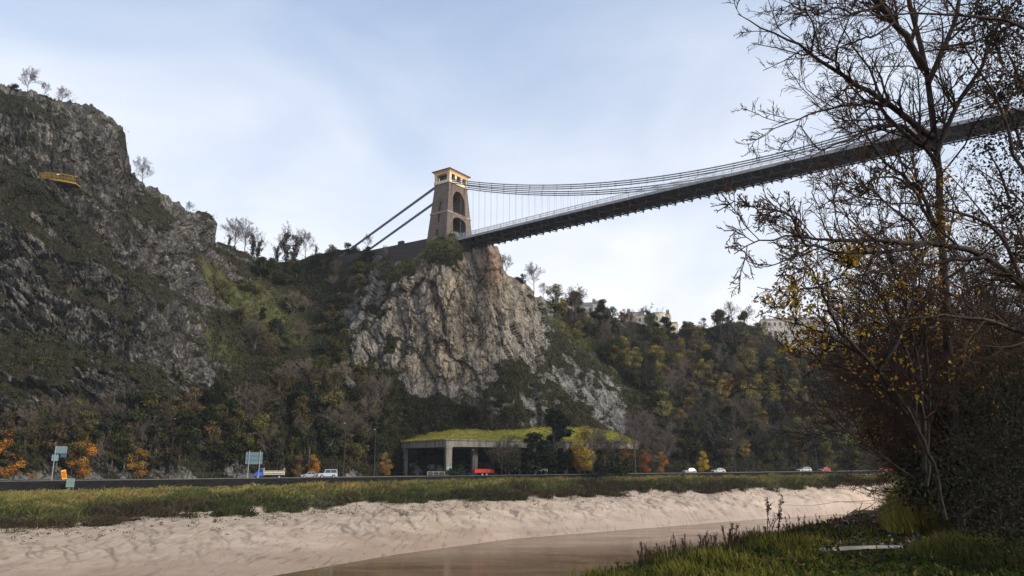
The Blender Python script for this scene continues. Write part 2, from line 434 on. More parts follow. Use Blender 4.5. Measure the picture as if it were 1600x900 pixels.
# ---- river wall with coping
ts = NT('wall_masonry'); ob = ts.obj()
br = ts.n.new('ShaderNodeTexBrick'); ts.put(br.inputs['Vector'], ts.map(ob, (1, 1, 1), (math.pi/2, 0, 0))); br.inputs['Scale'].default_value = 1.0
br.inputs['Brick Width'].default_value = .8; br.inputs['Row Height'].default_value = .35; br.inputs['Mortar Size'].default_value = .02
br.inputs['Color1'].default_value = (.011, .011, .013, 1); br.inputs['Color2'].default_value = (.021, .020, .020, 1); br.inputs['Mortar'].default_value = (.025, .024, .024, 1)
st = ts.noise(ts.map(ob, (.5, .5, .12)), 1.0, 6, .6)
cwall = ts.mix(ts.math('MULTIPLY', ts.sm(st, .48, .7), .8), br.outputs['Color'], (.018, .021, .014))
m_wall = ts.done(cwall, .95, ts.bump(br.outputs['Fac'], .03), 0, .05)
m_coping = plain('coping_stone', (.12, .115, .105), .85, var=.25)
wall = empty('river_wall', road_pt(0, 0)); tag(wall, 'long dark stone retaining wall between the road and the grassy river bank', 'wall')
o0 = np.array(wall.location)
def wallmesh(name, d0, d1, zt, zb, mat):
    m = MB(); n_ = len(S); V = []
    for (d, top) in ((d0, 1), (d1, 1), (d0, 0), (d1, 0)):
        for s in S:
            p = road_pt(s, d); p[2] = wall_top(p[0])+(zt if top else zb); V.append(p-o0)
    F = []
    for i in range(n_-1):
        F += [(i, i+1, n_+i+1, n_+i), (2*n_+i, 2*n_+i+1, i+1, i), (n_+i, n_+i+1, 3*n_+i+1, 3*n_+i)]
    m.add(V, F); return m.build(name, mat, wall)
wallmesh('masonry', -.02, .36, -.14, -9.0, m_wall); wallmesh('coping', -.08, .42, 0, -.137, m_coping)

# ================================================================ GORGE SIDE: cliffs, gully and wooded hillside as one terrain
D_PTS = np.array([
 (-260,748,160),(-200,650,164),(-200,400,171),(-200,100,188),(0,748,173),(0,650,176),(0,500,181),(0,350,186),(0,210,193),(0,130,204),
 (100,748,178),(100,650,182),(100,500,187),(100,300,194),(100,152,209),(200,748,184),(200,650,188),(200,500,195),(200,350,205),(197,216,222),
 (300,748,189),(300,650,196),(300,500,209),(300,400,226),(300,331,245),(336,348,252),(345,650,202),(350,550,214),(350,450,241),(358,380,270),
 (430,748,197),(430,650,209),(430,550,229),(430,470,256),(440,413,288),(500,748,201),(500,650,217),(500,550,236),(500,470,261),(502,402,284),
 (560,748,207),(560,650,221),(560,550,233),(560,450,248),(560,393,268),(600,748,221),(620,748,229),(622,690,231),(620,600,233),(620,500,235),(620,430,238),(630,392,247),
 (660,748,226),(700,748,227),(700,650,227.5),(700,560,229),(700,450,230.5),(700,372,232.5),(740,748,227),(740,560,230),(740,450,233.5),(745,388,239),
 (775,650,231),(775,550,233),(775,450,238),(775,392,245),(830,748,230),(830,650,236),(830,550,242),(833,455,257),
 (900,748,238),(900,650,247),(900,570,264),(880,487,302),(1000,748,246),(1000,650,262),(1000,570,294),(1000,507,346),
 (1150,748,258),(1150,650,276),(1150,570,314),(1150,500,353),(1300,748,272),(1300,650,294),(1300,580,332),(1300,548,362),
 (1450,748,290),(1450,650,314),(1450,580,352),(1450,565,372),(1600,748,312),(1600,650,330),(1600,580,370),(1900,748,350),(1900,600,410)], float)
def tps_fit(q, v):
    d = np.linalg.norm(q[:, None]-q[None], axis=-1); K = d*d*np.log(d+1e-9); K += np.eye(len(q))*.25
    Pm = np.c_[np.ones(len(q)), q]; n_ = len(q)
    Mx = np.block([[K, Pm], [Pm.T, np.zeros((3, 3))]]); return np.linalg.solve(Mx, np.r_[v, np.zeros(3)])
Q = D_PTS[:, :2]/200; CO = tps_fit(Q, 200.0/D_PTS[:, 2])
def depth(px, py):
    q = np.stack([np.ravel(px), np.ravel(py)], -1)/200; out = np.zeros(len(q))
    for a in range(0, len(q), 20000):
        d = np.linalg.norm(q[a:a+20000, None]-Q[None], axis=-1)
        out[a:a+20000] = (d*d*np.log(d+1e-9))@CO[:len(Q)] + CO[len(Q)] + q[a:a+20000]@CO[len(Q)+1:]
    return (200.0/out).reshape(np.shape(px))
SKY_PTS = [(-260,112),(-100,120),(0,131),(30,135),(50,139),(75,150),(100,152),(120,158),(140,166),(155,172),(172,184),(184,197),(194,212),(197,222),(196,234),(203,250),(212,268),(222,284),(240,292),
 (258,306),(276,320),(290,330),(312,331),(328,333),(335,340),(336,352),(333,362),(338,374),(352,380),(370,390),(400,404),(425,411),(445,413),(470,409),(490,402),(520,394),(545,391),(575,393),(592,400),(612,411),(632,412),(650,403),(664,388),
 (680,371),(700,365),(718,366),(732,378),(744,388),(760,386),(776,388),(780,404),(785,424),(797,431),(815,437),(828,448),(836,462),(850,468),(870,480),(900,488),(940,494),(980,502),(1020,514),(1060,520),(1100,514),(1150,506),(1185,514),(1210,532),(1250,548),(1310,560),(1400,570),(1500,572),(1900,590)]
NCOL, NROW, NBACK = 900, 300, 26
tpx = np.linspace(-260, 1900, NCOL)
tsky = ip(tpx, SKY_PTS)
tt = np.linspace(0, 1, NROW)[:, None]
TPX = np.broadcast_to(tpx, (NROW, NCOL)); TPY = 748 + (tsky-748)*tt
TD = depth(TPX, TPY)
T0 = P(TPX, TPY, TD)
# the plateau behind the edge
eb = T0[-1]; back = []
step = np.cumsum(np.r_[1.0, np.geomspace(1.5, 90, NBACK-1)])
for k in range(NBACK):
    q = eb.copy(); dirv = unit(eb[:, :2]); q[:, :2] += dirv*step[k]
    q[:, 2] += -1.2*(1-math.exp(-step[k]/4.0)) - .012*step[k]; back.append(q)
T = np.concatenate([T0, np.array(back)])
du = np.gradient(T, axis=1); dv = np.gradient(T, axis=0); TN = unit(np.cross(du, dv))
flip = np.sign((TN*(np.array([0, 0, EYE])-T)).sum(-1, keepdims=True)); TN = TN*np.where(flip == 0, 1, flip)
TN[NROW:] = (0, 0, 1)
# blur the normals so that crags stand out of the broad form
def blur(a, k):
    for ax in (0, 1):
        pad = [(0, 0)]*a.ndim; pad[ax] = (k, k); q = np.pad(a, pad, mode='edge'); c_ = np.cumsum(q, axis=ax)
        lead = [slice(None)]*a.ndim; lag = lead.copy(); lead[ax] = slice(2*k, None); lag[ax] = slice(None, -2*k)
        a = (c_[tuple(lead)]-c_[tuple(lag)])/(2*k)
    return a
# cover: share of scrub (veg), warm stain, pale grass, painted on the ground by where things grow
TPYf = np.concatenate([TPY, np.broadcast_to(tsky, (NBACK, NCOL))]); TPXf = np.broadcast_to(tpx, TPYf.shape)
def blobs(base, lst):
    a = np.full(TPXf.shape, base, float)
    for (x, y, rx, ry, val, ang) in lst:
        c_, s_ = math.cos(R(ang)), math.sin(R(ang)); dx, dy = TPXf-x, TPYf-y
        u_ = (dx*c_+dy*s_)/rx; v_ = (-dx*s_+dy*c_)/ry
        w = np.exp(-np.clip(u_*u_+v_*v_, 0, 50)**1.6); a = a*(1-w)+val*w
    return a
VEG = blobs(.33, [
 (1200,600,330,170,1.0,0),(430,560,130,190,.97,25),(470,440,95,60,1,0),(560,430,60,45,.82,0),(380,690,420,60,.97,0),(1100,700,300,60,1,0),
 (80,200,150,60,.26,30),(120,300,110,60,.28,0),(130,440,160,40,.36,30),(90,590,120,30,.38,25),(240,560,90,50,.34,35),(60,345,45,55,.28,0),(20,300,45,40,.66,0),(110,400,60,50,.5,0),(200,440,90,60,.34,30),(210,500,80,45,.36,20),(120,490,50,26,.32,20),(60,560,110,40,.5,25),
 (180,610,70,26,.30,15),(262,620,50,50,.33,40),(300,345,60,20,.40,35),(235,330,40,40,.55,35),(130,545,90,22,.7,15),
 (705,500,115,120,.06,0),(585,500,62,95,.40,0),(800,480,45,70,.16,0),(760,415,26,28,.05,0),(690,395,60,26,.75,-25),(640,420,45,24,.70,-25),
 (700,650,120,30,.85,0),(600,640,60,50,.92,0),(830,600,60,40,.62,0),(930,610,85,30,.46,42),(870,560,40,40,.62,40),(900,520,50,26,.88,35),(800,640,40,30,.5,0),(960,660,40,20,.35,35)])
WARM = blobs(0, [(705,490,105,125,.95,15),(765,430,24,50,1.0,0),(665,420,26,30,.7,0),(690,560,70,35,1.0,10),(840,430,16,40,.8,60),(260,590,40,20,.5,30),(600,490,60,80,.55,0),(810,490,40,70,.5,0)])
REDD = blobs(0, [(764,425,20,42,1.0,0),(668,410,22,18,.8,0),(720,470,40,60,.12,0)])
PALE = blobs(0, [(378,462,90,26,1.0,36),(425,490,70,32,.8,36),(330,540,50,20,.5,40),(640,410,60,14,.8,-35),(560,430,50,30,.6,0),(900,530,60,12,.7,38),(1000,610,70,14,.55,35),(700,385,30,14,.7,0)])
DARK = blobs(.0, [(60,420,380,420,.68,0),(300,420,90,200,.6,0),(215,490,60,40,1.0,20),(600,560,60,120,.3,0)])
nlo = fbm(T*.035, 4, 91); nmid = fbm(T*np.array([.11, .11, .16]), 4, 95)
left = (1-sstep(330, 520, TPXf))
bed = T@np.array([.50, .10, .86]) + 3.0*fbm(T*.03, 3, 61)                  # bedding coordinate, dips to the right
ledge = fbm(np.stack([bed*.30, (T[..., 0]-T[..., 2]*.6)*.03, T[..., 1]*.02], -1), 4, 63)
nfin = fbm(T*np.array([.35, .35, .5]), 3, 97)
VEGn = np.clip(VEG + (nmid*.55+nfin*.35)*(1-np.abs(2*VEG-1)*.5) + ledge*1.05*left + nlo*.12, 0, 1)
VEGn = sstep(.34, .66, VEGn)
rock = 1-VEGn
# crags: bedded ledges to the left, upright slabs and cracks on the central face
sawf = lambda x: x-np.floor(x)
strata = sawf(bed/4.6 + .35*nmid); strata2 = sawf(bed/1.5+.5*fbm(T*.2, 2, 66))
def facets(q, seed, tilt):
    """flat tilted faces: each cell is one plane of broken rock"""
    f1, f2, cid = worley(q, seed)
    d = np.stack([_fr(cid*917.0), _fr(cid*431.0), _fr(cid*613.0)], -1)-.5
    loc = q-_cell(q, seed)
    return (cid-.5) + tilt*(loc*d*2).sum(-1), np.clip(1-(f2-f1)*6, 0, 1)
def _fr(x): return x-np.floor(x)
def _cell(q, seed):
    i = np.floor(q).astype(np.int64); f1 = np.full(q.shape[:-1], 9.0); out = np.zeros(q.shape)
    for dx in (-1, 0, 1):
        for dy in (-1, 0, 1):
            for dz in (-1, 0, 1):
                a, b, c = i[..., 0]+dx, i[..., 1]+dy, i[..., 2]+dz
                cc = np.stack([a+_hash(a, b, c, seed), b+_hash(a, b, c, seed+7), c+_hash(a, b, c, seed+13)], -1)
                d = np.linalg.norm(cc-q, axis=-1); near = d < f1
                out = np.where(near[..., None], cc, out); f1 = np.where(near, d, f1)
    return out
wob = np.stack([fbm(T*.12, 3, 70), fbm(T*.12, 3, 71), fbm(T*.12, 3, 72)], -1)
ct = T*np.array([.16, .13, .055]); ct[..., 0] += T[..., 2]*.045
F1, crack_and_shade = facets(ct+wob*.35, 5, 1.6)
th = R(33); along = T[..., 0]*math.cos(th)-T[..., 2]*math.sin(th)          # down the dip of the beds
lt = np.stack([along*.055, T[..., 1]*.12, bed*.16], -1)
G1, gcr1 = facets(lt+wob*.30, 25, 1.5); G2, gcr2 = facets(np.stack([along*.20, T[..., 1]*.34, bed*.45], -1)+wob*.45, 27, 1.5)
F2, crack2 = facets((T*np.array([.42, .34, .17]))@np.array([[1, 0, .25], [0, 1, 0], [-.25, 0, 1]])+wob*.5, 9, 1.3)
F3, crack3 = facets(T*np.array([1.0, .85, .5])+wob*.8, 15, 1.2)
big = fbm(T*.028, 4, 81)*5.0*(.35+.65*left) + ridged(T*np.array([.07, .07, .035]), 4, 85)*1.3
cen_ = 1-left
disp = big + rock*(left*((strata-.5)*3.1+(strata2-.5)*1.2 + G1*2.2 + G2*1.3 - gcr1*.3) + cen_*(F1*1.25 + F2*.42 - crack_and_shade*.45) + F3*(.26+.36*left) - crack2*.2 + fbm(T*.9, 3, 88)*(.12+.14*left))
disp += VEGn*(fbm(T*.2, 4, 99)*1.1 + .2)
# the cave with the viewing balcony, and the hollows of the central face
def dent(x, y, rx, ry, a):
    global disp
    disp = disp - a*np.exp(-np.clip(((TPXf-x)/rx)**2+((TPYf-y)/ry)**2, 0, 40)**2)
dent(90, 262, 30, 11, 7.0); dent(40, 310, 36, 16, 3.5); dent(95, 325, 34, 40, 3.0)
dent(705, 553, 16, 8, 2.0); dent(722, 500, 7, 70, 1.3); dent(797, 420, 8, 60, 1.2)
fade = sstep(0, .05, np.concatenate([np.broadcast_to(tt, (NROW, NCOL)), np.ones((NBACK, NCOL))]))
near_tower = np.exp(-np.clip(((TPXf-705)/70)**2 + ((TPYf-370)/30)**2, 0, 40))
disp = disp*fade*(1-.75*near_tower) + near_tower*1.2*(.5+fbm(T*.3, 2, 401))
edge = np.ones(T.shape[:2]); edge[NROW:] = np.maximum(0, 1-np.arange(NBACK)/5.0)[:, None]; edge[NROW-30:NROW] = np.linspace(1, .55, 30)[:, None]; edge[NROW:] *= .55
disp = disp*edge
TNb = unit(blur(TN, 14)); TNb[NROW:] = unit(TNb[NROW-1][None]*np.linspace(1, 0, NBACK)[:, None, None]+np.array([0, 0, 1.0])*np.linspace(.3, 1, NBACK)[:, None, None])
TT = T + TNb*disp[..., None]
TVEG = VEGn; TR = rock
te = NT('gorge_rock'); ob = te.obj()
veg = te.attr('veg').outputs['Fac']; warm = te.attr('warm').outputs['Fac']; redd = te.attr('redd').outputs['Fac']; pale = te.attr('pale').outputs['Fac']; dark = te.attr('dark').outputs['Fac']; crk_shade = te.attr('crack_and_shade').outputs['Fac']
n1 = te.noise(te.map(ob, (.35, .35, .22), (0, R(-28), 0)), 1.0, 8, .68); n2 = te.noise(te.map(ob, (.9, .9, .16)), 1.0, 6, .6, .5); n3 = te.noise(ob, 1.6, 6, .7)
grey = te.ramp(n1, [(.28, (.055, .053, .052)), (.45, (.18, .175, .168)), (.60, (.27, .26, .245)), (.75, (.38, .36, .33))])
wc = te.ramp(n2, [(.28, (.19, .16, .13)), (.44, (.36, .31, .24)), (.60, (.56, .43, .27)), (.74, (.56, .47, .35))])
base = te.mix(te.math('MULTIPLY', warm, .75), grey, wc)
base = te.mix(te.math('MULTIPLY', redd, .8), base, te.ramp(n2, [(.3, (.13, .08, .065)), (.6, (.33, .20, .155)), (.8, (.40, .29, .23))]))
blk = te.ramp(n1, [(.30, (.018, .017, .018)), (.46, (.055, .051, .048)), (.56, (.14, .13, .115)), (.66, (.30, .28, .24)), (.78, (.40, .37, .31))])
big_n = te.sm(te.noise(te.map(ob, (.09, .09, .14), (0, R(-30), 0)), 1.0, 5, .6), .50, .66)
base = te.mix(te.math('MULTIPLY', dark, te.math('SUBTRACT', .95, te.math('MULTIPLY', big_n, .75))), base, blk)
base = te.mix(te.math('MULTIPLY', te.sm(n3, .55, .7), .45), base, (.04, .04, .038))
base = te.mix(te.math('MULTIPLY', crk_shade, .6), base, (.035, .034, .03))  # darkens the cracks and the painted ledge shadows
lich = te.noise(te.map(ob, (.25, .25, .25)), 1.0, 5, .6)
base = te.mix(te.math('MULTIPLY', te.sm(lich, .50, .70), .6), base, (.10, .10, .045))
gcol = te.ramp(n3, [(.3, (.012, .014, .009)), (.5, (.028, .030, .016)), (.65, (.052, .046, .026)), (.8, (.085, .070, .040))])
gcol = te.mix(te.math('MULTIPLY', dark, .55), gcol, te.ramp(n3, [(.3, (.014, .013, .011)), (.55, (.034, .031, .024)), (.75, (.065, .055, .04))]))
gcol = te.mix(te.math('MULTIPLY', pale, te.sm(n1, .35, .6)), gcol, (.135, .135, .05))
vm = te.sm(te.math('ADD', veg, te.math('MULTIPLY', te.math('SUBTRACT', n3, .5), .9)), .35, .65)
col = te.mix(vm, base, gcol)
# joints and bedding cracks, water streaks
wv = te.n.new('ShaderNodeVectorMath'); wv.operation = 'ADD'; tn3 = te.n.new('ShaderNodeTexNoise'); tn3.inputs['Scale'].default_value = .35; tn3.inputs['Detail'].default_value = 4; te.l.new(ob, tn3.inputs['Vector'])
sc3 = te.n.new('ShaderNodeVectorMath'); sc3.operation = 'SCALE'; te.l.new(tn3.outputs['Color'], sc3.inputs[0]); sc3.inputs['Scale'].default_value = 4.5
te.l.new(ob, wv.inputs[0]); te.l.new(sc3.outputs[0], wv.inputs[1]); wob = wv.outputs[0]
j1 = te.vor(te.map(wob, (.17, .17, .06), (0, R(14), 0)), 1.0, 'DISTANCE_TO_EDGE'); j2 = te.vor(te.map(wob, (.75, .75, .42), (0, R(-32), 0)), 1.0, 'DISTANCE_TO_EDGE')
jl = te.math('MAXIMUM', te.math('SUBTRACT', 1.0, te.sm(j1, 0.0, .05)), te.math('MULTIPLY', te.math('SUBTRACT', 1.0, te.sm(j2, 0.0, .07)), .6))
jl = te.math('MULTIPLY', jl, te.sm(te.noise(ob, .25, 4), .30, .52))
stk = te.sm(te.noise(te.map(ob, (1.1, 1.1, .05)), 1.0, 5, .7), .52, .70)
base = te.mix(te.math('MULTIPLY', stk, .42), base, (.07, .066, .062))
base = te.mix(te.math('MULTIPLY', jl, .85), base, (.025, .025, .022))
fg = te.noise(ob, 3.2, 5, .75); base = te.mix(te.math('SUBTRACT', .6, te.math('MULTIPLY', warm, .35)), base, te.mix(1.0, base, te.ramp(fg, [(.3, .45), (.5, 1.0), (.7, 1.5)]), 'MULTIPLY'))
col = te.mix(vm, base, gcol)
h = te.math('ADD', te.math('MULTIPLY', te.noise(ob, .9, 8, .7), 1.0), te.math('MULTIPLY', te.vor(te.map(ob, (1, 1, .55), (0, R(-25), 0)), 1.1), .7))
m_cliff = te.done(col, .92, te.bump(te.math('SUBTRACT', h, te.math('MULTIPLY', jl, .8)), .6, .9), 0, .12)
me = mesh_np('cliff', TT, [grid_faces(*TT.shape[:2])[:, ::-1]], smooth=False, attrs={'veg': VEGn, 'warm': WARM, 'redd': REDD, 'pale': PALE, 'dark': DARK, 'crack_and_shade': np.clip(np.maximum(crack_and_shade*.9+crack2*.5, left*rock*(1-sstep(.04, .16, strata))*1.2), 0, 1)})  # cracks, plus shadow lines painted under the bedded ledges
cliff = tag(link('cliff', me, m_cliff), kind='structure')
def cliff_pt(px, py):
    """nearest terrain vertex to a direction"""
    j = int(np.clip(round((px+260)/2160*(NCOL-1)), 0, NCOL-1)); t = (748-py)/(748-tsky[j])
    i = int(np.clip(round(t*(NROW-1)), 0, NROW-1)); return TT[i, j].copy()
# ================================================================ SUSPENSION BRIDGE
BA = math.atan2(-0.577, 0.816); AX = np.array((math.cos(BA), math.sin(BA))); PX = np.array((-math.sin(BA), math.cos(BA)))
TX, TY = -20.5, 244.6
def deck_z(t): return 73.0 + .0246*t - .00007*t*t
BZ = 73.0
bridge = empty('suspension_bridge', (TX, TY, BZ), BA)
tag(bridge, 'chain suspension bridge with a brown stone tower and long dark deck over the gorge', 'bridge')
def lz(t): return deck_z(t)-BZ
tst = NT('tower_stone'); ob = tst.obj()
br = tst.n.new('ShaderNodeTexBrick'); br.inputs['Scale'].default_value = 1.0; br.inputs['Brick Width'].default_value = 1.1; br.inputs['Row Height'].default_value = .45
br.inputs['Mortar Size'].default_value = .03; br.inputs['Color1'].default_value = (.255, .20, .162, 1); br.inputs['Color2'].default_value = (.17, .136, .112, 1); br.inputs['Mortar'].default_value = (.10, .085, .075, 1)
cmb = tst.n.new('ShaderNodeCombineXYZ'); sp = tst.n.new('ShaderNodeSeparateXYZ'); tst.l.new(ob, sp.inputs[0])
tst.put(cmb.inputs[0], tst.math('ADD', sp.outputs[0], sp.outputs[1])); tst.l.new(sp.outputs[2], cmb.inputs[1]); tst.l.new(cmb.outputs[0], br.inputs['Vector'])
stn = tst.noise(tst.map(ob, (.35, .35, .12)), 1.0, 6, .65)
cs = tst.mix(tst.math('MULTIPLY', tst.sm(stn, .45, .7), .6), br.outputs['Color'], (.085, .072, .064))
m_stone = tst.done(cs, .9, tst.bump(tst.math('ADD', br.outputs['Fac'], tst.noise(ob, 2, 6)), .08))
m_cream = plain('cream_render', (.72, .61, .45), .8, var=.15, scale=.8)
m_orange = plain('ochre_cornice', (.66, .45, .25), .75, var=.12, scale=.6)
m_tile = plain('roof_slab', (.20, .115, .085), .85, var=.2)
m_band = plain('string_course_stone', (.36, .30, .24), .85, var=.2)
m_iron = plain('grey_ironwork', (.36, .37, .38), .5, .1, .4, .2, .7)
m_under = plain('dark_girder_paint', (.05, .049, .052), .6, .1, .3, .25, .7)
m_chain = plain('chain_iron', (.19, .195, .21), .5, .2, .4, .15, .7)
# shaft: battered, with a two-storey arch along the roadway and slits in the flanks
def ring(hx, hy, z): return [(-hx, -hy, z), (hx, -hy, z), (hx, hy, z), (-hx, hy, z)]
HB, HT = (4.2, 7.1), (3.1, 4.75)          # half sizes at deck level and under the chamber
ZT = 20.7
def half(z): f = z/ZT; return lerp(HB[0], HT[0], f), lerp(HB[1], HT[1], f)
s_ = MB(); s_.loft([ring(*half(-9), -9), ring(*half(ZT), ZT)])
shaft_me = s_.mesh('shaft')
def arch(w, z0, z1, pointed=1.0, n=9):
    zs = z1-w*pointed; pts = [(-w, z0), (w, z0), (w, zs)]
    for i in range(1, 2*n):
        a = math.pi*i/(2*n); pts.append((w*math.cos(a), zs+w*pointed*math.sin(a)))
    return pts+[(-w, zs)]
cut = MB()
cut.prism([(y, z) for y, z in arch(3.15, 10.7, 18.6, 1.3)], -9, 9, axis=0)
cut.prism([(y, z) for y, z in arch(3.4, -.2, 9.3, .6)], -9, 9, axis=0)
for sg in (-1, 1):
    a, b = (sg*3.2, sg*9) if sg > 0 else (-9, -3.2)
    for (x, w, z0, z1) in ((0.1, .32, 7.0, 14.2), (-.1, .36, 1.2, 4.6)):
        cut.prism([(x-w, z0), (x+w, z0), (x+w, z1-w), (x, z1), (x-w, z1-w)], a, b, axis=1)
cme = cut.mesh('cut')
def fix_normals(me):
    bm = bmesh.new(); bm.from_mesh(me); bmesh.ops.recalc_face_normals(bm, faces=bm.faces[:]); bm.to_mesh(me); bm.free()
fix_normals(shaft_me); fix_normals(cme)
so = link('shaft', shaft_me); co = link('cutter', cme)
md = so.modifiers.new('b', 'BOOLEAN'); md.operation = 'DIFFERENCE'; md.object = co; md.solver = 'EXACT'; md.use_self = True
dg = bpy.context.evaluated_depsgraph_get(); new = bpy.data.meshes.new_from_object(so.evaluated_get(dg))
so.modifiers.clear(); bpy.data.objects.remove(so); bpy.data.objects.remove(co)
new.materials.clear(); new.name = 'tower'
tower = link('tower', new, m_stone, bridge)
# string course, chamber, cornice, roof
def band(name, z0, z1, out, mat, parent):
    m = MB(); m.loft([ring(half(z0)[0]+out, half(z0)[1]+out, z0), ring(half(z1)[0]+out, half(z1)[1]+out, z1)]); return m
m = MB(); hx, hy = half(10.2)
for sg in (-1, 1):
    m.box((0, sg*(hy+.05), 10.2), (2*hx+.4, .34, .6))
    for q in (-1, 1): m.box((sg*(hx+.05), q*(hy+3.4)/2+q*.02, 10.2), (.34, hy-3.4-.04, .6))
    m.box((sg*(hx-.6), 0, 10.0), (1.0, 6.5, .8))
m.build('string_course', m_band, tower)
cx, cy = HT[0]+.12, HT[1]+.12
m = MB(); m.loft([ring(cx+.18, cy+.18, ZT), ring(cx+.1, cy+.1, ZT+1.0)]); m.build('chamber_base', m_cream, tower)
def pbox(c, d): MB().box(c, d).build('chamber_pier', m_cream, tower)
z0, z1 = ZT+1.003, ZT+3.2
for sx in (-1, 1):
    for sy in (-1, 1): pbox((sx*(cx-.55), sy*(cy-.55), (z0+z1)/2), (1.1, 1.1, z1-z0))
for sx in (-1, 1):
    for y in (-1.5, 1.5): pbox((sx*(cx-.4), y, (z0+z1)/2), (.8, .9, z1-z0))
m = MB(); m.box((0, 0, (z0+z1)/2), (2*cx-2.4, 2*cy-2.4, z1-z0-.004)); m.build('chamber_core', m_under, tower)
m = MB(); m.loft([ring(cx+.05, cy+.05, z1+.002), ring(cx+.1, cy+.1, z1+.75), ring(cx+.4, cy+.4, z1+1.05), ring(cx+.45, cy+.45, z1+1.25)]); m.build('cornice', m_orange, tower)
m = MB(); m.loft([ring(cx+.75, cy+.75, z1+1.253), ring(cx+.75, cy+.75, z1+1.5), ring(.4, .8, z1+1.95)]); m.build('roof', m_tile, tower)
# deck
L = 214.0; TS = np.arange(4.6, L, 2.44)
HW = 4.7
m = MB(); n_ = len(TS)
V = [];
for y in (-HW+.15, HW-.15):
    for dz in (0, -.35): V += [(t, y, lz(t)+dz) for t in TS]
F = []
for i in range(n_-1):
    a, b, c_, d = i, n_+i, 2*n_+i, 3*n_+i
    F += [(a, a+1, c_+1, c_), (b, d, d+1, b+1), (a, b, b+1, a+1), (c_, c_+1, d+1, d)]
F += [(0, 2*n_, 3*n_, n_), (n_-1, 2*n_-1, 4*n_-1, 3*n_-1)]
m.add(V, F); deck = m.build('deck', m_under, bridge)
for y in (-HW, HW):
    m = MB()
    for i in range(n_-1): m.bar((TS[i], y, lz(TS[i])-.05), (TS[i+1], y, lz(TS[i+1])-.05), .14, .62)
    m.build('edge_girder', m_iron, deck)
m = MB()
for i, t in enumerate(TS):
    m.bar((t, -HW+.1, lz(t)-.85), (t, HW+.12, lz(t)-.85), .2, 1.0); m.box((t, HW+.32, lz(t)-.55), (.2, .2, .3))
for y in (-2.6, 0, 2.6):
    for i in range(n_-1): m.bar((TS[i], y, lz(TS[i])-1.42), (TS[i+1], y, lz(TS[i+1])-1.42), .22, .3)
m.build('cross_girder', m_under, deck)
m_brace = plain('brace_paint', (.15, .15, .16), .6)
m = MB()
for i in range(0, n_-2, 2):
    a, b = TS[i], TS[i+2]
    m.bar((a, -HW+.6, lz(a)-1.5), (b, HW-.2, lz(b)-1.5), .14, .14); m.bar((a, HW-.2, lz(a)-1.66), (b, -HW+.6, lz(b)-1.66), .14, .14)
m.build('diagonal_brace', m_brace, deck)
for y in (-HW, HW):
    m = MB()
    for i in range(n_-1):
        a, b = TS[i], TS[i+1]; za, zb = lz(a), lz(b)
        m.bar((a, y, za+1.65), (b, y, zb+1.65), .12, .12); m.bar((a, y, za+.95), (b, y, zb+.95), .07, .07); m.bar((a, y, za+.36), (b, y, zb+.36), .1, .1)
        m.bar((a, y, za+.36), (a, y, za+1.65), .12 if i % 2 else .17)
        for k in range(1, 8):
            t = lerp(a, b, k/8); zz = lerp(za, zb, k/8); m.bar((t, y, zz+.38), (t, y, zz+1.62), .055)
    m.build('railing', plain('railing_paint', (.50, .51, .52), .5), deck)
m = MB()
n2 = len(TS); Vr = [(t, y, lz(t)+.02) for y in (-3.2, 3.2) for t in TS]
m.add(Vr, [(i, i+1, n2+i+1, n2+i) for i in range(n2-1)]); m.build('roadway', m_asphalt, deck)
# chains
def chain_z(t): return 3.2 + (22.4-3.2)*((t-107)/107)**2 + .012*t
CT = np.arange(0, L+1, 4.88)
hung = []
for y in (-3.35, 3.35):
    for k in range(3):
        m = MB(); dz = (1-k)*.62
        z0 = lambda t: chain_z(t)+dz
        pts = [(t, y, z0(t)) for t in np.r_[1.5, CT[1:]]]
        for i in range(len(pts)-1):
            for w in (-.09, .09): m.bar(np.array(pts[i])+(0, w, 0), np.array(pts[i+1])+(0, w, 0), .08, .24)
            m.box(pts[i+1], (.34, .28, .34))
        m.build('chain', m_chain, bridge)
        m = MB(); dz *= .6; e = np.array((-66, y, 0)); e[2] = -2.5+dz*.8
        a = np.array((-1.5, y, 22.4-.7+dz))
        for w in (-.09, .09): m.bar(a+(0, w, 0), e+(0, w, 0), .08, .18)
        for f in np.linspace(.08, .95, 11): m.box(lerp(a, e, f), (.34, .3, .3))
        m.build('land_chain', m_chain, bridge)
rods = [(t, y) for i, t in enumerate(TS[1:]) for y in (-3.35, 3.35)]
def rod(m, t, y):
    z1 = chain_z(t)+.62*(1-(int(t/2.44) % 3)); z0 = lz(t)-.2
    if z1 > z0+.2: m.tube([(t, y, z0), (t, y, z1)], .032, 4, False)
    return m
for (t, y) in rods[:100]: rod(MB(), t, y).build('hanger', m_iron, bridge)
m = MB()
for (t, y) in rods[100:]: rod(m, t, y)
tag(m.build('hangers', m_iron, bridge), kind='stuff')
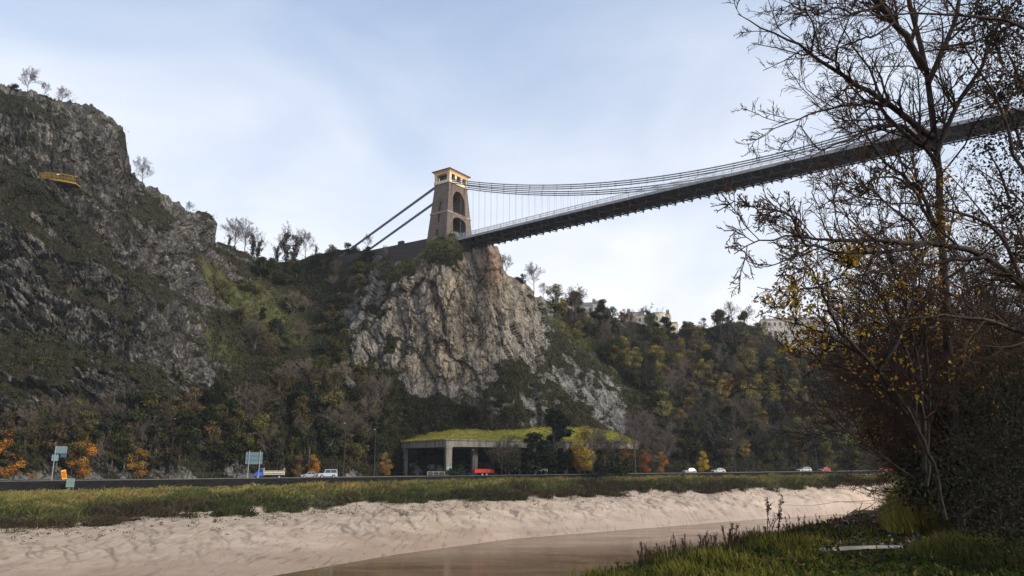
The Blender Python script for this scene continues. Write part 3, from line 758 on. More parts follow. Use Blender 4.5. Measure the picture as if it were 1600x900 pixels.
# approach wall on the land side, and the abutment under the deck end
m_appr = tst.m.copy(); m_appr.name = 'approach_masonry'
for nd in m_appr.node_tree.nodes:
    if nd.type == 'TEX_BRICK':
        nd.inputs['Color1'].default_value = (.10, .085, .08, 1); nd.inputs['Color2'].default_value = (.07, .06, .057, 1)
m = MB()
tsx = np.linspace(-46, -4.6, 14)
for y0, y1 in ((-6.3, -5.7), (5.7, 6.3)):
    rg_ = []
    for t in tsx:
        zt = 2.0-.014*t; rg_.append([(t, y0, -14), (t, y1, -14), (t, y1, zt), (t, y0, zt)])
    m.loft(rg_)
m.box((-16.5, -6, 2.6), (2.2, 1.0, 1.3))
m.build('approach_wall', m_appr, bridge)
m = MB(); m.loft([ring(1, 1, 0)]) if False else None
m.add(*[[(-4, -5.0, -22), (9.0, -5.0, -22), (10.5, 6.6, -22), (-4, 6.6, -22), (-4, -4.6, -1.9), (6.2, -4.6, -1.9), (8.6, 6.2, -1.9), (-4, 6.2, -1.9)], [(3, 2, 1, 0), (4, 5, 6, 7), (0, 1, 5, 4), (1, 2, 6, 5), (2, 3, 7, 6), (3, 0, 4, 7)]])
m_abut = tst.m.copy(); m_abut.name = 'abutment_masonry'
for nd in m_abut.node_tree.nodes:
    if nd.type == 'TEX_BRICK':
        nd.inputs['Color1'].default_value = (.30, .18, .13, 1); nd.inputs['Color2'].default_value = (.21, .13, .10, 1)
m.build('abutment', m_abut, bridge)
# ================================================================ TREES AND SCRUB OF THE GORGE
def resample(pts, K):
    pts = np.array(pts, float); d = np.r_[0, np.cumsum(np.linalg.norm(np.diff(pts, axis=0), axis=1))]
    t = np.linspace(0, d[-1], K); return np.stack([np.interp(t, d, pts[:, i]) for i in range(3)], -1)
def sprout(pts, rad, M, length, K, up=.06, jit=.22, alpha=(28, 62), rf=.55, rend=.25, tr=(.2, 1.0), rg=rng, rmin=0.0, flat=None):
    """M side branches on each parent polyline; length: fraction range of the parent's length"""
    N, KP, _ = pts.shape
    plen = np.linalg.norm(np.diff(pts, axis=1), axis=-1).sum(1)
    idx = np.repeat(np.arange(N), M); t = rg.uniform(*tr, size=N*M)
    f = t*(KP-1); i = np.clip(f.astype(int), 0, KP-2); w = (f-i)[:, None]
    a, b = pts[idx, i], pts[idx, i+1]; p = a*(1-w)+b*w; tan = unit(b-a)
    r0 = (rad[idx, i]*(1-w[:, 0])+rad[idx, i+1]*w[:, 0])*rf
    rnd = rg.normal(size=(N*M, 3))
    if flat is not None: rnd -= flat*(rnd@flat)[:, None]*.6
    perp = unit(rnd-tan*(rnd*tan).sum(-1, keepdims=True))
    al = np.radians(rg.uniform(*alpha, size=N*M))[:, None]
    d = unit(tan*np.cos(al)+perp*np.sin(al))
    Ln = rg.uniform(*length, size=N*M)*plen[idx]*(1.15-.6*t)
    out = np.zeros((N*M, K, 3)); out[:, 0] = p; stp = (Ln/(K-1))[:, None]
    bend = rg.normal(size=(N*M, 3))*jit*.5
    for k in range(1, K):
        d = unit(d+bend/(K*.6)+rg.normal(size=(N*M, 3))*jit*.55+np.array([0, 0, up])); out[:, k] = out[:, k-1]+d*stp
    rr_ = np.maximum(r0[:, None]*np.linspace(1, rend, K)[None], rmin)
    return out, rr_
def join_tubes(lst, sides):
    V, F, n = [], [], 0
    for (p, r), s in zip(lst, sides):
        v, f = tubes(p, r, s); V.append(v); F.append(f+n); n += len(v)
    return np.concatenate(V), [np.concatenate(F)]
m_bark = plain('bark_grey_brown', (.115, .095, .080), .95, var=.35, scale=1.2)
m_twig = leaf_mat('twig_bark', .0, True)
m_leaf = leaf_mat('foliage', .22, True)
m_scrub = leaf_mat('scrub_foliage', .2, False)

def proto_bare(seed, h=10.0, spread=1.0, n1=19, n2=9, n3=9, rt=.16, rmin=.019, up=.10):
    g = np.random.default_rng(seed)
    tr = np.array([[0, 0, -.8], [.1*g.normal(), .1*g.normal(), h*.2], [.25*g.normal(), .25*g.normal(), h*.45], [.4*g.normal(), .4*g.normal(), h*.75]])
    tp_ = resample(tr, 9)[None]; trr = np.linspace(rt, rt*.3, 9)[None]
    a = sprout(tp_, trr, n1, (.5*spread, .85*spread), 8, up, .22, (28, 66), .62, .3, (.28, 1), g, rmin)
    b = sprout(*a, n2, (.32, .6), 6, up*.7, .28, (25, 60), .6, .35, (.25, 1), g, rmin)
    c_ = sprout(*b, n3, (.3, .6), 4, up*.6, .3, (25, 65), .7, .5, (.2, 1), g, rmin)
    tv = join_tubes([(tp_, trr)], [7]); cv = join_tubes([a, b, c_], [5, 3, 3])
    return mesh_np('trunk', *tv, smooth=True), mesh_np('crown', *cv, cols=np.full((len(cv[0]), 3), 1.0)), (tp_, trr, a)
def lobes_leaves(g, cen, rad, n, size, flat=.75, up=.35):
    k = g.choice(len(cen), n, p=(rad**2)/(rad**2).sum())
    d = unit(g.normal(size=(n, 3))); r = rad[k]*g.uniform(.45, 1.08, n)
    c_ = cen[k]+d*r[:, None]*np.array([1, 1, flat])
    nr = unit(d+g.normal(size=(n, 3))*.8+np.array([0, 0, up]))
    V, F = leaf_quads(c_, size*g.uniform(.6, 1.4, n), .7, nr, g)
    tone = g.uniform(.62, 1.35, len(cen))[k]*g.uniform(.7, 1.3, n)
    hue = g.uniform(-1, 1, len(cen))[k]*.12+g.normal(size=n)*.06
    col = np.stack([tone*(1+hue), tone, tone*(1-hue*.6)], -1)
    return V, F, np.repeat(col, 4, axis=0)
def proto_leafy(seed, h=10.0, w=6.5, nl=17, n=3000, leaf=.42, base=.22, conic=0.0):
    g = np.random.default_rng(seed); cen = []
    for k in range(nl):
        z = g.uniform(base, 1.0); f = (math.sin(min(1, (z-base)/(1-base)*.9+.12)*math.pi)**.6)*(1-conic*z); a = g.uniform(0, 2*math.pi); r = math.sqrt(g.uniform(0.1, 1))*w*.38*f
        cen.append((r*math.cos(a), r*math.sin(a), z*h*.86))
    cen = np.array(cen); rad = g.uniform(.7, 1.55, nl)*w/6.5
    tp_ = resample([[0, 0, -.8], [.1, 0, h*.3], [.2*g.normal(), .2*g.normal(), h*.7]], 7)[None]; trr = np.linspace(.17, .06, 7)[None]
    limbs = np.stack([resample([[0, 0, max(.1, c_[2]*.45)], c_*np.array([.55, .55, .8]), c_], 6) for c_ in cen]); lr = np.linspace(.08, .02, 6)[None].repeat(nl, 0)
    tw = sprout(limbs, lr, 12, (.35, .6), 4, .1, .3, (30, 80), .6, .4, (.4, 1), g, .02)
    tv = join_tubes([(tp_, trr), (limbs, lr)], [6, 4])
    V, F, C = lobes_leaves(g, cen, rad, n, leaf)
    tv2 = join_tubes([tw], [3]); Cb = np.full((len(tv2[0]), 3), .55)
    return mesh_np('trunk', *tv, smooth=True), mesh_np('crown', np.concatenate([V, tv2[0]]), [F, tv2[1][0]+len(V)], np.concatenate([C, Cb])), None
def proto_ivy(seed, h=10.0):
    tm_, cm, (tp_, trr, a) = proto_bare(seed, h, .8, 10, 6, 7, .2)
    g = np.random.default_rng(seed+1); pts = []
    tz = g.uniform(.05, .98, 700); q = np.stack([np.interp(tz*8, np.arange(9), tp_[0, :, i]) for i in range(3)], -1)
    pts.append(q+g.normal(size=q.shape)*np.array([.42, .42, .2])*(1.25-.7*tz)[:, None]*h/10)
    for k in g.choice(len(a[0]), 5, replace=False):
        tz = g.uniform(0, .6, 110); q = np.stack([np.interp(tz*7, np.arange(8), a[0][k, :, i]) for i in range(3)], -1); pts.append(q+g.normal(size=q.shape)*.3*h/10)
    c_ = np.concatenate(pts); V, F = leaf_quads(c_, g.uniform(.25, .5, len(c_)), .8, None, g)
    tone = g.uniform(.6, 1.4, len(c_)); col = np.repeat(np.stack([tone, tone, tone], -1), 4, 0)
    return tm_, cm, mesh_np('ivy', V, [F], col)
PROTO = {'bare': [proto_bare(100+i) for i in range(4)],
         'leafy': [proto_leafy(200+i) for i in range(6)],
         'tall': [proto_leafy(240+i, 10, 4.2, 16, 2400, .42, .12, .55) for i in range(2)],
         'shrub': [proto_leafy(260+i, 5.0, 7.0, 12, 1500, .42, .0) for i in range(3)],
         'thin': [proto_leafy(280+i, 10, 6.0, 15, 1300, .34, .2) for i in range(3)],
         'autumn': [proto_leafy(290+i, 10, 5.6, 20, 3600, .25, .16) for i in range(3)],
         'ivy': [proto_ivy(300+i) for i in range(3)]}
for kind_, lst in PROTO.items():
    for (a, b, c_) in lst:
        a.materials.append(m_bark); b.materials.append(m_twig if kind_ in ('bare', 'ivy') else m_leaf)
        if c_ is not None and kind_ == 'ivy': c_.materials.append(m_leaf)
NAMES = {'bare': 'bare_tree', 'leafy': 'leafy_tree', 'tall': 'evergreen_tree', 'shrub': 'shrub', 'thin': 'autumn_tree', 'autumn': 'autumn_tree', 'ivy': 'ivy_clad_tree'}
TW = (.125, .105, .095)
IVY = (.026, .036, .016)
def tree(kind_, loc, h, col, label, cat='tree', group=None, sx=1.0, lean=(0, 0), var=None):
    lst = PROTO[kind_]; v = rng.integers(len(lst)) if var is None else var; a, b, c_ = lst[v]
    k = h/(5.0 if kind_ == 'shrub' else 10.0)
    e = empty(NAMES[kind_], loc, rng.uniform(0, 6.283), (k*sx, k*sx, k)); e.rotation_euler = (lean[0], lean[1], rng.uniform(0, 6.283))
    link('trunk', a, None, e); o = link('crown', b, None, e); o.color = (*col, 1)
    if kind_ == 'ivy':
        i = link('ivy', c_, None, e); i.color = (*IVY, 1)
    return tag(e, label, cat, group)

# ---- single trees that the photograph shows clearly: direction of the foot, height, kind, colour, label
def at(px, py, sink=.3):
    p = cliff_pt(px, py); p[2] -= sink; return p
GREY = (.15, .135, .13); DKG = (.020, .027, .013); OLV = (.085, .085, .030); BRN = (.115, .085, .045)
ORG = (.40, .185, .038); YEL = (.46, .33, .05); YGR = (.16, .14, .035); RUS = (.26, .105, .04)
SINGLE = [
 (42, 140, 7.6, 'bare', TW, 'bare round tree on the summit of the tall grey cliff, tallest of the trees there'),
 (70, 150, 4.2, 'bare', TW, 'low straggly bare tree between two taller ones on the cliff summit'),
 (97, 153, 6.6, 'bare', TW, 'bare spreading tree at the edge of the cliff summit, nearest the drop'),
 (20, 138, 2.6, 'shrub', DKG, 'dark rounded bush on the very top of the tall cliff'),
 (222, 286, 8.2, 'bare', GREY, 'pale bare tree growing from the cliff shoulder halfway down its ridge'),
 (296, 333, 4.5, 'bare', GREY, 'small faint bare tree behind the lower cliff ridge beside the rock knob'),
 (357, 384, 5.5, 'ivy', GREY, 'short ivy stump tree just below the rock knob of the cliff ridge'),
 (368, 390, 11.5, 'bare', GREY, 'bare tree at the head of the gully, first from the rock knob'),
 (381, 395, 12.5, 'bare', GREY, 'tall bare tree with slender upright trunk at the head of the gully'),
 (394, 401, 11.0, 'ivy', GREY, 'slim ivy covered trunk like a column on the gully skyline'),
 (404, 404, 10.5, 'ivy', GREY, 'forked ivy covered tree beside the slim ivy column on the skyline'),
 (432, 412, 9.0, 'ivy', GREY, 'short ivy covered tree at the edge of the ivy clump in the gully saddle'),
 (446, 414, 16.0, 'ivy', GREY, 'tallest ivy clad tree in the gully saddle with a wide bare crown'),
 (459, 414, 14.0, 'ivy', GREY, 'ivy clad leaning tree, second tallest in the gully saddle'),
 (478, 409, 11.0, 'bare', GREY, 'hazy bare tree on the gully saddle, nearest the bridge chains'),
 (495, 404, 5.0, 'ivy', DKG, 'small pointed ivy tree on the skyline between gully and bridge chains'),
 (545, 394, 5.0, 'shrub', (.032, .045, .02), 'dark green domed bush on the skyline by the foot of the land chains'),
 (522, 397, 3.6, 'shrub', BRN, 'brown bush on the skyline next to the dark green domed one'),
 (575, 392, 5.5, 'bare', GREY, 'thin bare tree behind the foot of the two land chains'),
 (603, 390, 4.5, 'bare', GREY, 'thin bare tree behind the approach wall of the bridge'),
 (790, 430, 7.0, 'bare', GREY, 'faint bare tree directly below the bridge deck beside the abutment'),
 (816, 440, 4.0, 'shrub', DKG, 'dark bush on top of the rock buttress beyond the abutment'),
 (833, 452, 9.5, 'bare', GREY, 'bare forked tree leaning over the wooded edge beyond the buttress'),
 (847, 464, 5.5, 'bare', GREY, 'thin bare tree between the forked tree and the dark ivy tree'),
 (866, 480, 7.5, 'ivy', DKG, 'dark ivy tree standing out on the skyline above the scree'),
 (975, 506, 7.5, 'leafy', (.20, .105, .05), 'copper brown tree beside the cream house on the hill'),
 (944, 500, 6.0, 'ivy', DKG, 'dark ivy tree between the pale roofs and the copper brown tree'),
 (1072, 522, 6.5, 'leafy', (.19, .15, .045), 'yellow green tree below the end of the cream house'),
 (1143, 508, 11.0, 'bare', (.17, .14, .10), 'tall bare tree at the top of the wooded hill, highest point of the wood'),
 (1120, 514, 9.0, 'thin', OLV, 'olive tree just beside the highest bare tree of the wood'),
 (1168, 510, 9.0, 'bare', (.17, .14, .10), 'bare tree on the crest of the wood towards the long pale terrace'),
 (1196, 520, 6.5, 'thin', (.30, .23, .06), 'yellow topped tree in front of the end of the long pale terrace'),
 (1100, 520, 8.0, 'thin', BRN, 'brown tree on the crest of the wood, between cream house and bare tree'),
 (16, 738, 12.5, 'autumn', ORG, 'large bright orange tree by the road at the foot of the tall cliff'),
 (48, 742, 6.5, 'autumn', (.36, .22, .05), 'small orange yellow tree beside the tall blue road sign'),
 (124, 735, 12.0, 'autumn', (.40, .20, .04), 'tall narrow orange tree behind the road past the blue sign'),
 (213, 738, 10.0, 'autumn', (.38, .22, .05), 'golden orange tree in the dark belt between the blue sign and the wide sign'),
 (490, 738, 7.0, 'autumn', ORG, 'orange tree behind the silver car and white off-road car'),
 (466, 738, 6.5, 'thin', (.17, .105, .045), 'dull brown tree next to the orange one above the flatbed truck'),
 (603, 738, 7.5, 'autumn', (.27, .16, .05), 'rust yellow tree beside the open end of the concrete rock shelter'),
 (866, 742, 20.5, 'tall', (.022, .028, .018), 'tall dark evergreen in front of the end of the concrete rock shelter'),
 (836, 742, 13.0, 'tall', (.026, .032, .02), 'shorter dark evergreen covering the front of the concrete rock shelter'),
 (914, 742, 15.5, 'autumn', (.40, .29, .05), 'big yellow autumn tree beside the tall dark evergreen'),
 (903, 742, 6.5, 'autumn', (.42, .17, .04), 'low orange tree at the foot of the big yellow autumn tree'),
 (928, 742, 13.0, 'bare', TW, 'bare dark tree in front of the big yellow autumn tree'),
 (992, 742, 16.5, 'bare', TW, 'tallest bare tree by the road below the scree'),
 (975, 742, 8, 'autumn', (.32, .13, .045), 'rust orange tree at the foot of the tallest bare roadside tree'),
 (1008, 742, 7.5, 'autumn', (.30, .11, .045), 'rust red tree between the two bare roadside trees'),
 (1037, 742, 14.5, 'bare', TW, 'second bare tree by the road, past the tallest one'),
 (1034, 742, 7.5, 'autumn', (.42, .18, .05), 'small bright orange tree under the second bare roadside tree'),
 (1098, 741, 8.0, 'autumn', (.48, .34, .04), 'small bright yellow tree alone against the dark wood'),
 (1425, 742, 10, 'thin', (.30, .16, .05), 'brown orange tree beyond the far red car'),
]
def roadside(px, d, dz=-.3): return at_road(px, d, dz)
for (px, py, h, k, c_, lab) in SINGLE:
    if py >= 734: loc = roadside(px, rng.uniform(13.6, 15) if not 640 < px < 1000 else 4.9 if px in (838, 866) else 1.4)
    else: loc = at(px, py)
    if 880 < px < 1040 and py >= 734: loc = roadside(px, rng.uniform(1.0, 2.2))
    tree(k, loc, h, c_, lab, sx=1.0 if k != 'tall' else 1.75, var=None)

# ---- the wooded parts: every tree its own, those nothing tells apart share a label
def scatter(poly, n, kinds, hr, sets, sink=.4, mind=9):
    """poly in picture directions; sets: kind -> list of colours; returns nothing"""
    poly = np.array(poly, float); lo, hi = poly.min(0), poly.max(0); done = []; tries = 0
    while len(done) < n and tries < n*60:
        tries += 1; p = rng.uniform(lo, hi); ins = False; j = len(poly)-1
        for i in range(len(poly)):
            if (poly[i, 1] > p[1]) != (poly[j, 1] > p[1]) and p[0] < (poly[j, 0]-poly[i, 0])*(p[1]-poly[i, 1])/(poly[j, 1]-poly[i, 1])+poly[i, 0]: ins = not ins
            j = i
        if not ins or any(abs(p[0]-q[0])+abs(p[1]-q[1])*1.4 < mind for q in done): continue
        done.append(p); k = kinds[rng.integers(len(kinds))]; cs = sets[k][0]; c_ = np.array(cs[rng.integers(len(cs))])*rng.uniform(.75, 1.25)
        if k == 'tall': pass
        tree(k, at(p[0], p[1], sink), rng.uniform(*hr)*(.62 if k == 'shrub' else 1), c_, sets[k][1], sets[k][3] if len(sets[k]) > 3 else 'tree', sets[k][2], sx=rng.uniform(.85, 1.25))
GRS = [(.030, .040, .018), (.045, .052, .022), (.062, .064, .026), (.085, .076, .032), (.04, .046, .03), (.11, .10, .035)]
def sets(place, grp):
    return {'leafy': (GRS, 'dark green bushy tree in '+place, 'green trees in '+grp),
            'thin': ([OLV, BRN, (.075, .068, .026), (.05, .042, .025)], 'thinly leaved olive brown tree in '+place, 'olive trees in '+grp),
            'bare': ([(.115, .095, .072), (.09, .076, .06), (.145, .122, .095)], 'bare twiggy tree in '+place, 'bare trees in '+grp),
            'ivy': ([TW], 'ivy clad tree in '+place, 'ivy trees in '+grp),
            'shrub': (GRS, 'dark scrub bush in '+place, 'bushes in '+grp, 'bush')}
BELT = sets('the dark belt along the road below the tall cliff', 'the roadside belt')
scatter([(-60, 742), (-60, 690), (60, 680), (260, 660), (430, 640), (520, 630), (600, 645), (592, 742)], 115, ['leafy', 'leafy', 'thin', 'thin', 'leafy', 'bare', 'ivy'], (8, 13), BELT, mind=10)
GUL = sets('the steep gully between tall cliff and bridge rock', 'the gully')
scatter([(345, 470), (400, 425), (440, 420), (520, 410), (590, 412), (560, 470), (545, 560), (600, 640), (430, 640), (395, 560)], 56, ['leafy', 'bare', 'bare', 'thin', 'shrub', 'shrub'], (5.5, 10), GUL, mind=12)
FOOT = sets('the scrub at the foot of the central rock face', 'the scrub below the rock face')
scatter([(590, 645), (700, 640), (820, 645), (850, 668), (640, 676)], 20, ['leafy', 'shrub', 'shrub', 'bare', 'thin'], (4.5, 7), FOOT, mind=12)
WOOD = sets('the wooded hillside beyond the central rock face', 'the wooded hillside')
WOOD['thin'] = ([OLV, BRN, (.18, .15, .04), (.24, .18, .045), (.14, .10, .05), (.19, .18, .055)],)+WOOD['thin'][1:]
scatter([(845, 480), (900, 498), (1000, 515), (1080, 526), (1150, 515), (1200, 545), (1250, 572), (1330, 580), (1480, 590), (1480, 742), (1060, 742), (1030, 650), (960, 590), (880, 530)], 310, ['leafy', 'leafy', 'thin', 'thin', 'thin', 'bare', 'ivy'], (8, 13.5), WOOD, mind=8)
scatter([(850, 482), (900, 498), (960, 520), (1010, 590), (1030, 650), (960, 590), (890, 520)], 36, ['leafy', 'shrub', 'shrub', 'bare', 'ivy'], (5.5, 9), WOOD, mind=9)
GAL = sets('the scrub growing along the front of the concrete shelter', 'the scrub before the shelter')
for px_, k_, h_, in ((784, 'bare', 10.5), (790, 'bare', 9.0), (795, 'shrub', 6.5), (812, 'shrub', 7.5), (824, 'leafy', 9), (716, 'shrub', 4.2), (852, 'shrub', 7), (885, 'leafy', 8), (945, 'thin', 8.5), (957, 'bare', 10), (968, 'shrub', 6.5), (952, 'shrub', 6.5), (978, 'thin', 9), (860, 'leafy', 9)):
    tree(k_, roadside(px_, rng.uniform(1.0, 2.3)), h_, np.array(GAL[k_][0][0])*rng.uniform(.7, 1.0), GAL[k_][1], GAL[k_][3] if len(GAL[k_]) > 3 else 'tree', GAL[k_][2])
LEDGE = sets('the ledges of the tall grey cliff', 'the cliff ledges')
scatter([(-20, 290), (60, 290), (90, 380), (230, 420), (330, 420), (330, 640), (-20, 640)], 16, ['shrub', 'shrub', 'shrub', 'bare'], (3.2, 5.5), LEDGE, mind=14)

# ---- scrub, ivy and bracken clothing the ground between them
w = (VEGn[:NROW]**2)*(TPYf[:NROW] < 744); w[:, tpx > 1500] = 0; w[:, tpx < -80] = 0
w = w*ip(TPYf[:NROW].ravel(), [(0, 1), (900, 1)]).reshape(w.shape)
w[(tpx[None] < 330) & np.ones((NROW, 1), bool)] *= .32; wf = (w/w.sum()).ravel(); NS = 34000
pick = rng.choice(wf.size, NS, p=wf); base = TT[:NROW].reshape(-1, 3)[pick]; nb_ = TNb[:NROW].reshape(-1, 3)[pick]
per = 8; rad_ = rng.uniform(.35, 1.1, NS)
cen = np.repeat(base+nb_*rad_[:, None]*.35, per, 0)+rng.normal(size=(NS*per, 3))*np.repeat(rad_, per)[:, None]*np.array([.6, .6, .5])
V, F = leaf_quads(cen, rng.uniform(.25, .62, NS*per), .75, unit(np.repeat(nb_, per, 0)*.7+rng.normal(size=(NS*per, 3))+np.array([0, 0, .5])))
pal = np.array([(.020, .027, .012), (.032, .036, .015), (.05, .048, .02), (.07, .058, .028), (.085, .065, .038), (.028, .036, .02)])
pv = PALE[:NROW].reshape(-1)[pick]; cc = pal[rng.integers(len(pal), size=NS)]; cc = cc*(1-pv[:, None]*.8)+np.array([.12, .125, .045])*pv[:, None]*.8
cc = np.repeat(cc*rng.uniform(.7, 1.3, (NS, 1)), per, 0)*rng.uniform(.75, 1.25, (NS*per, 1))
tag(link('scrub', mesh_np('scrub', V, [F], np.repeat(cc, 4, 0)), m_scrub), kind='stuff')
# ---- rough grass and weeds on the shelf of the far bank
NG = 21000
jj = rng.choice(len(PXB), NG, p=(lambda q: q/q.sum())(((PXB > -60) & (PXB < 1500)).astype(float)*(1+0*PXB)))
ii = NB[0]+np.clip((rng.uniform(0, 1.0, NG)**.9*(NB[1]+16)).astype(int), 0, NB[1]+16); kp = mudm[ii, jj] < .55; ii, jj = ii[kp], jj[kp]; NG = len(ii)
bp = BK[ii, jj]+rng.normal(size=(NG, 3))*np.array([.35, .35, 0]); gt = rr[ii, jj]
cl_ = fbm(bp*.12, 4, 131); per = 6
szz = rng.uniform(.3, .85, NG)*(1+1.3*np.clip(fbm(bp*.35, 3, 137), -.7, 1))*(.8+.5*(gt > .35))
per = 9; cen = np.repeat(bp, per, 0)+rng.normal(size=(NG*per, 3))*np.repeat(szz, per)[:, None]*np.array([.55, .55, .04]); hgt = np.repeat(szz, per)*rng.uniform(.5, 1.3, NG*per)
ln = rng.normal(size=(NG*per, 3))*np.array([.55, .55, 0])+np.array([.25, -.15, 0]); sd = unit(np.cross(ln+np.array([0, 0, 1.0]), rng.normal(size=(NG*per, 3))))*rng.uniform(.03, .075, NG*per)[:, None]
tipv = cen+(np.array([0, 0, 1.0])+ln)*hgt[:, None]; midv = cen+(np.array([0, 0, .62])+ln*.35)*hgt[:, None]
V = np.stack([cen-sd, cen+sd, midv+sd*.9, tipv, midv-sd*.9], 1).reshape(-1, 3); F = np.arange(5*NG*per).reshape(-1, 5)
top = np.array([(.33, .26, .09), (.24, .225, .07), (.34, .225, .085), (.18, .19, .055)]); midc = np.array([(.095, .115, .036), (.13, .13, .042), (.07, .085, .03), (.15, .12, .05)]); low = np.array([(.055, .042, .026), (.075, .055, .034), (.04, .042, .02), (.06, .07, .024)])
q = gt+cl_*.6+rng.normal(size=NG)*.10; k = np.clip((fbm(bp*.06, 3, 151)*3.2+1.5+rng.normal(size=NG)*.5).round(), 0, 3).astype(int)
cc = np.where((q < .38)[:, None], top[k], np.where((q < .72)[:, None], midc[k], low[k]))
cc = np.repeat(cc*rng.uniform(.85, 1.15, (NG, 1)), per, 0)*rng.uniform(.8, 1.2, (NG*per, 1))
tag(link('rough_grass', mesh_np('rough_grass', V, [F], np.repeat(cc, 5, 0)), m_scrub), kind='stuff')
# rank clumps and hummocks that break up the shelf
NH = 2000
jj = rng.choice(np.where((PXB > -60) & (PXB < 1480))[0], NH); rh_ = rng.uniform(.04, 1.12, NH)
ih_ = np.array([int(np.argmin(np.abs(rr[:, j]-r))) for j, r in zip(jj, rh_)]); kp = mudm[ih_, jj] < .6; ih_, jj, rh_ = ih_[kp], jj[kp], rh_[kp]; NH = len(jj); bp = BK[ih_, jj]; ch_ = fbm(bp*.1, 3, 141)
rad_ = rng.uniform(.3, 1.45, NH)*(.8+.6*np.clip(ch_*2, -.6, 1)); per = 70
dd = unit(rng.normal(size=(NH*per, 3))); dd[:, 2] = np.abs(dd[:, 2]); cen = np.repeat(bp, per, 0)+dd*np.repeat(rad_, per)[:, None]*np.array([1, 1, .75])*rng.uniform(.6, 1.05, (NH*per, 1))
V, F = leaf_quads(cen, rng.uniform(.10, .26, NH*per), .5, unit(dd+rng.normal(size=dd.shape)*.7))
hc = np.concatenate([top, midc, low]); pq = np.clip(((rh_+ch_*.5)*8+rng.normal(size=NH)*2.2), 0, 11).astype(int)
cc = np.repeat(hc[pq]*rng.uniform(.6, 1.15, (NH, 1)), per, 0)*rng.uniform(.7, 1.3, (NH*per, 1))
tag(link('bank_brambles', mesh_np('bank_brambles', V, [F], np.repeat(cc, 4, 0)), m_scrub), kind='stuff')
# tufts that have slumped on to the mud
NT_ = 520
jj = rng.choice(np.where((PXB > -60) & (PXB < 1430))[0], NT_); rt_ = .98+np.abs(rng.normal(size=NT_))*.17
bp = np.array([BK[int(np.argmin(np.abs(rr[:, j]-r))), j] for j, r in zip(jj, rt_)])
per = 14; szz = rng.uniform(.15, 1.05, NT_)*np.clip(1.35-(rt_-1)*1.5, .3, 1.3)
cen = np.repeat(bp, per, 0)+rng.normal(size=(NT_*per, 3))*np.repeat(szz, per)[:, None]*np.array([.8, .8, .35]); cen[:, 2] += np.repeat(szz, per)*.25
V, F = leaf_quads(cen, rng.uniform(.15, .35, NT_*per), .6)
cc = np.repeat(low[rng.integers(4, size=NT_)]*rng.uniform(.6, 1.1, (NT_, 1)), per, 0)
tag(link('mud_weed', mesh_np('mud_weed', V, [F], np.repeat(cc, 4, 0)), m_scrub), kind='stuff')
tree('shrub', bank_pt(935, .12), 5.2, (.03, .03, .022), 'dark lone bush on the grassy bank in front of the river wall', 'bush', sx=.85)
# ================================================================ CONCRETE ROCK SHELTER OVER THE ROAD
tcn = NT('weathered_concrete'); ob = tcn.obj()
n1 = tcn.noise(tcn.map(ob, (.9, .9, .14)), 1.0, 6, .65); n2 = tcn.noise(ob, .5, 5)
c = tcn.mix(tcn.sm(n1, .42, .66), (.235, .215, .185), (.085, .078, .07)); c = tcn.mix(tcn.math('MULTIPLY', tcn.sm(n2, .5, .7), .5), c, (.13, .12, .10))
m_conc = tcn.done(c, .9, tcn.bump(tcn.noise(ob, 6, 4), .03))
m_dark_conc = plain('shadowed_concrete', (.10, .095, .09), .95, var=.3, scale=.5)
A_ = np.array((-32.5, 227.0)); B_ = np.array((-17.2, 205.6)); C_ = np.array((37.0, 229.5)); E_ = np.array((34.0, 246.0)); F_ = np.array((-32.0, 240.0))
gz = float(road_z(0))
shel = empty('rock_shelter', (-17.2, 205.6, gz)); tag(shel, 'grass roofed concrete rock shelter on square columns over the road', 'rock shelter'); so0 = np.array(shel.location)
def poly_slab(name, pts, z0, z1, mat, parent, org):
    m = MB(); n_ = len(pts); V = [(*p, z0) for p in pts]+[(*p, z1) for p in pts]; V = np.array(V, float)-org
    m.add(V, [tuple(range(n_))[::-1], tuple(range(n_, 2*n_))]+[(i, (i+1) % n_, n_+(i+1) % n_, n_+i) for i in range(n_)]); o = m.build(name, mat, parent); fix_normals(o.data); return o
SLB, SLT = 7.1, 8.75
poly_slab('roof_slab', [A_, B_, C_, E_, F_], SLB, SLT, m_conc, shel, so0)
def inset(p, q, a, b): d = unit(q-p); n_ = np.array((-d[1], d[0])); return p+d*a+n_*b
# edge lip a little proud of the slab
for (p, q) in ((A_, B_), (B_, C_)):
    d = unit(q-p); nn = np.array((d[1], -d[0])); m = MB()
    m.bar(np.array([*(p+nn*.06), SLT+.16])-so0, np.array([*(q+nn*.06), SLT+.16])-so0, .45, .3); m.build('parapet', m_conc, shel)
def column(pos, w, d_):
    M_ = Matrix.Rotation(ROAD_ANG, 3, 'Z'); m = MB(); z0, z1 = gz-.4, SLB-.003
    m.box(np.array([*pos, (z0+z1)/2])-so0, (w, d_, z1-z0), np.array(M_)); m.box(np.array([*pos, z1-.2])-so0, (w+.25, d_+.25, .35), np.array(M_))
    m.build('column', m_conc, shel)
u_ = unit(C_-B_); hN = np.array((-u_[1], u_[0]))
column(B_+u_*.9+hN*.95, 1.55, 1.55)
for k in range(1, 6): column(B_+u_*(.9+k*8.6)+hN*(.95 if k > 1 else 4.2), 1.45, 1.45)
pw = unit(B_-A_)
m = MB(); m.bar(np.array([*(A_+pw*.1+np.array((.5, .35))), (gz+SLB)/2-.2])-so0, np.array([*(A_+pw*3.2+np.array((.5, .35))), (gz+SLB)/2-.2])-so0, .9, SLB-gz+.35); m.build('portal_wall', m_conc, shel)
m = MB()
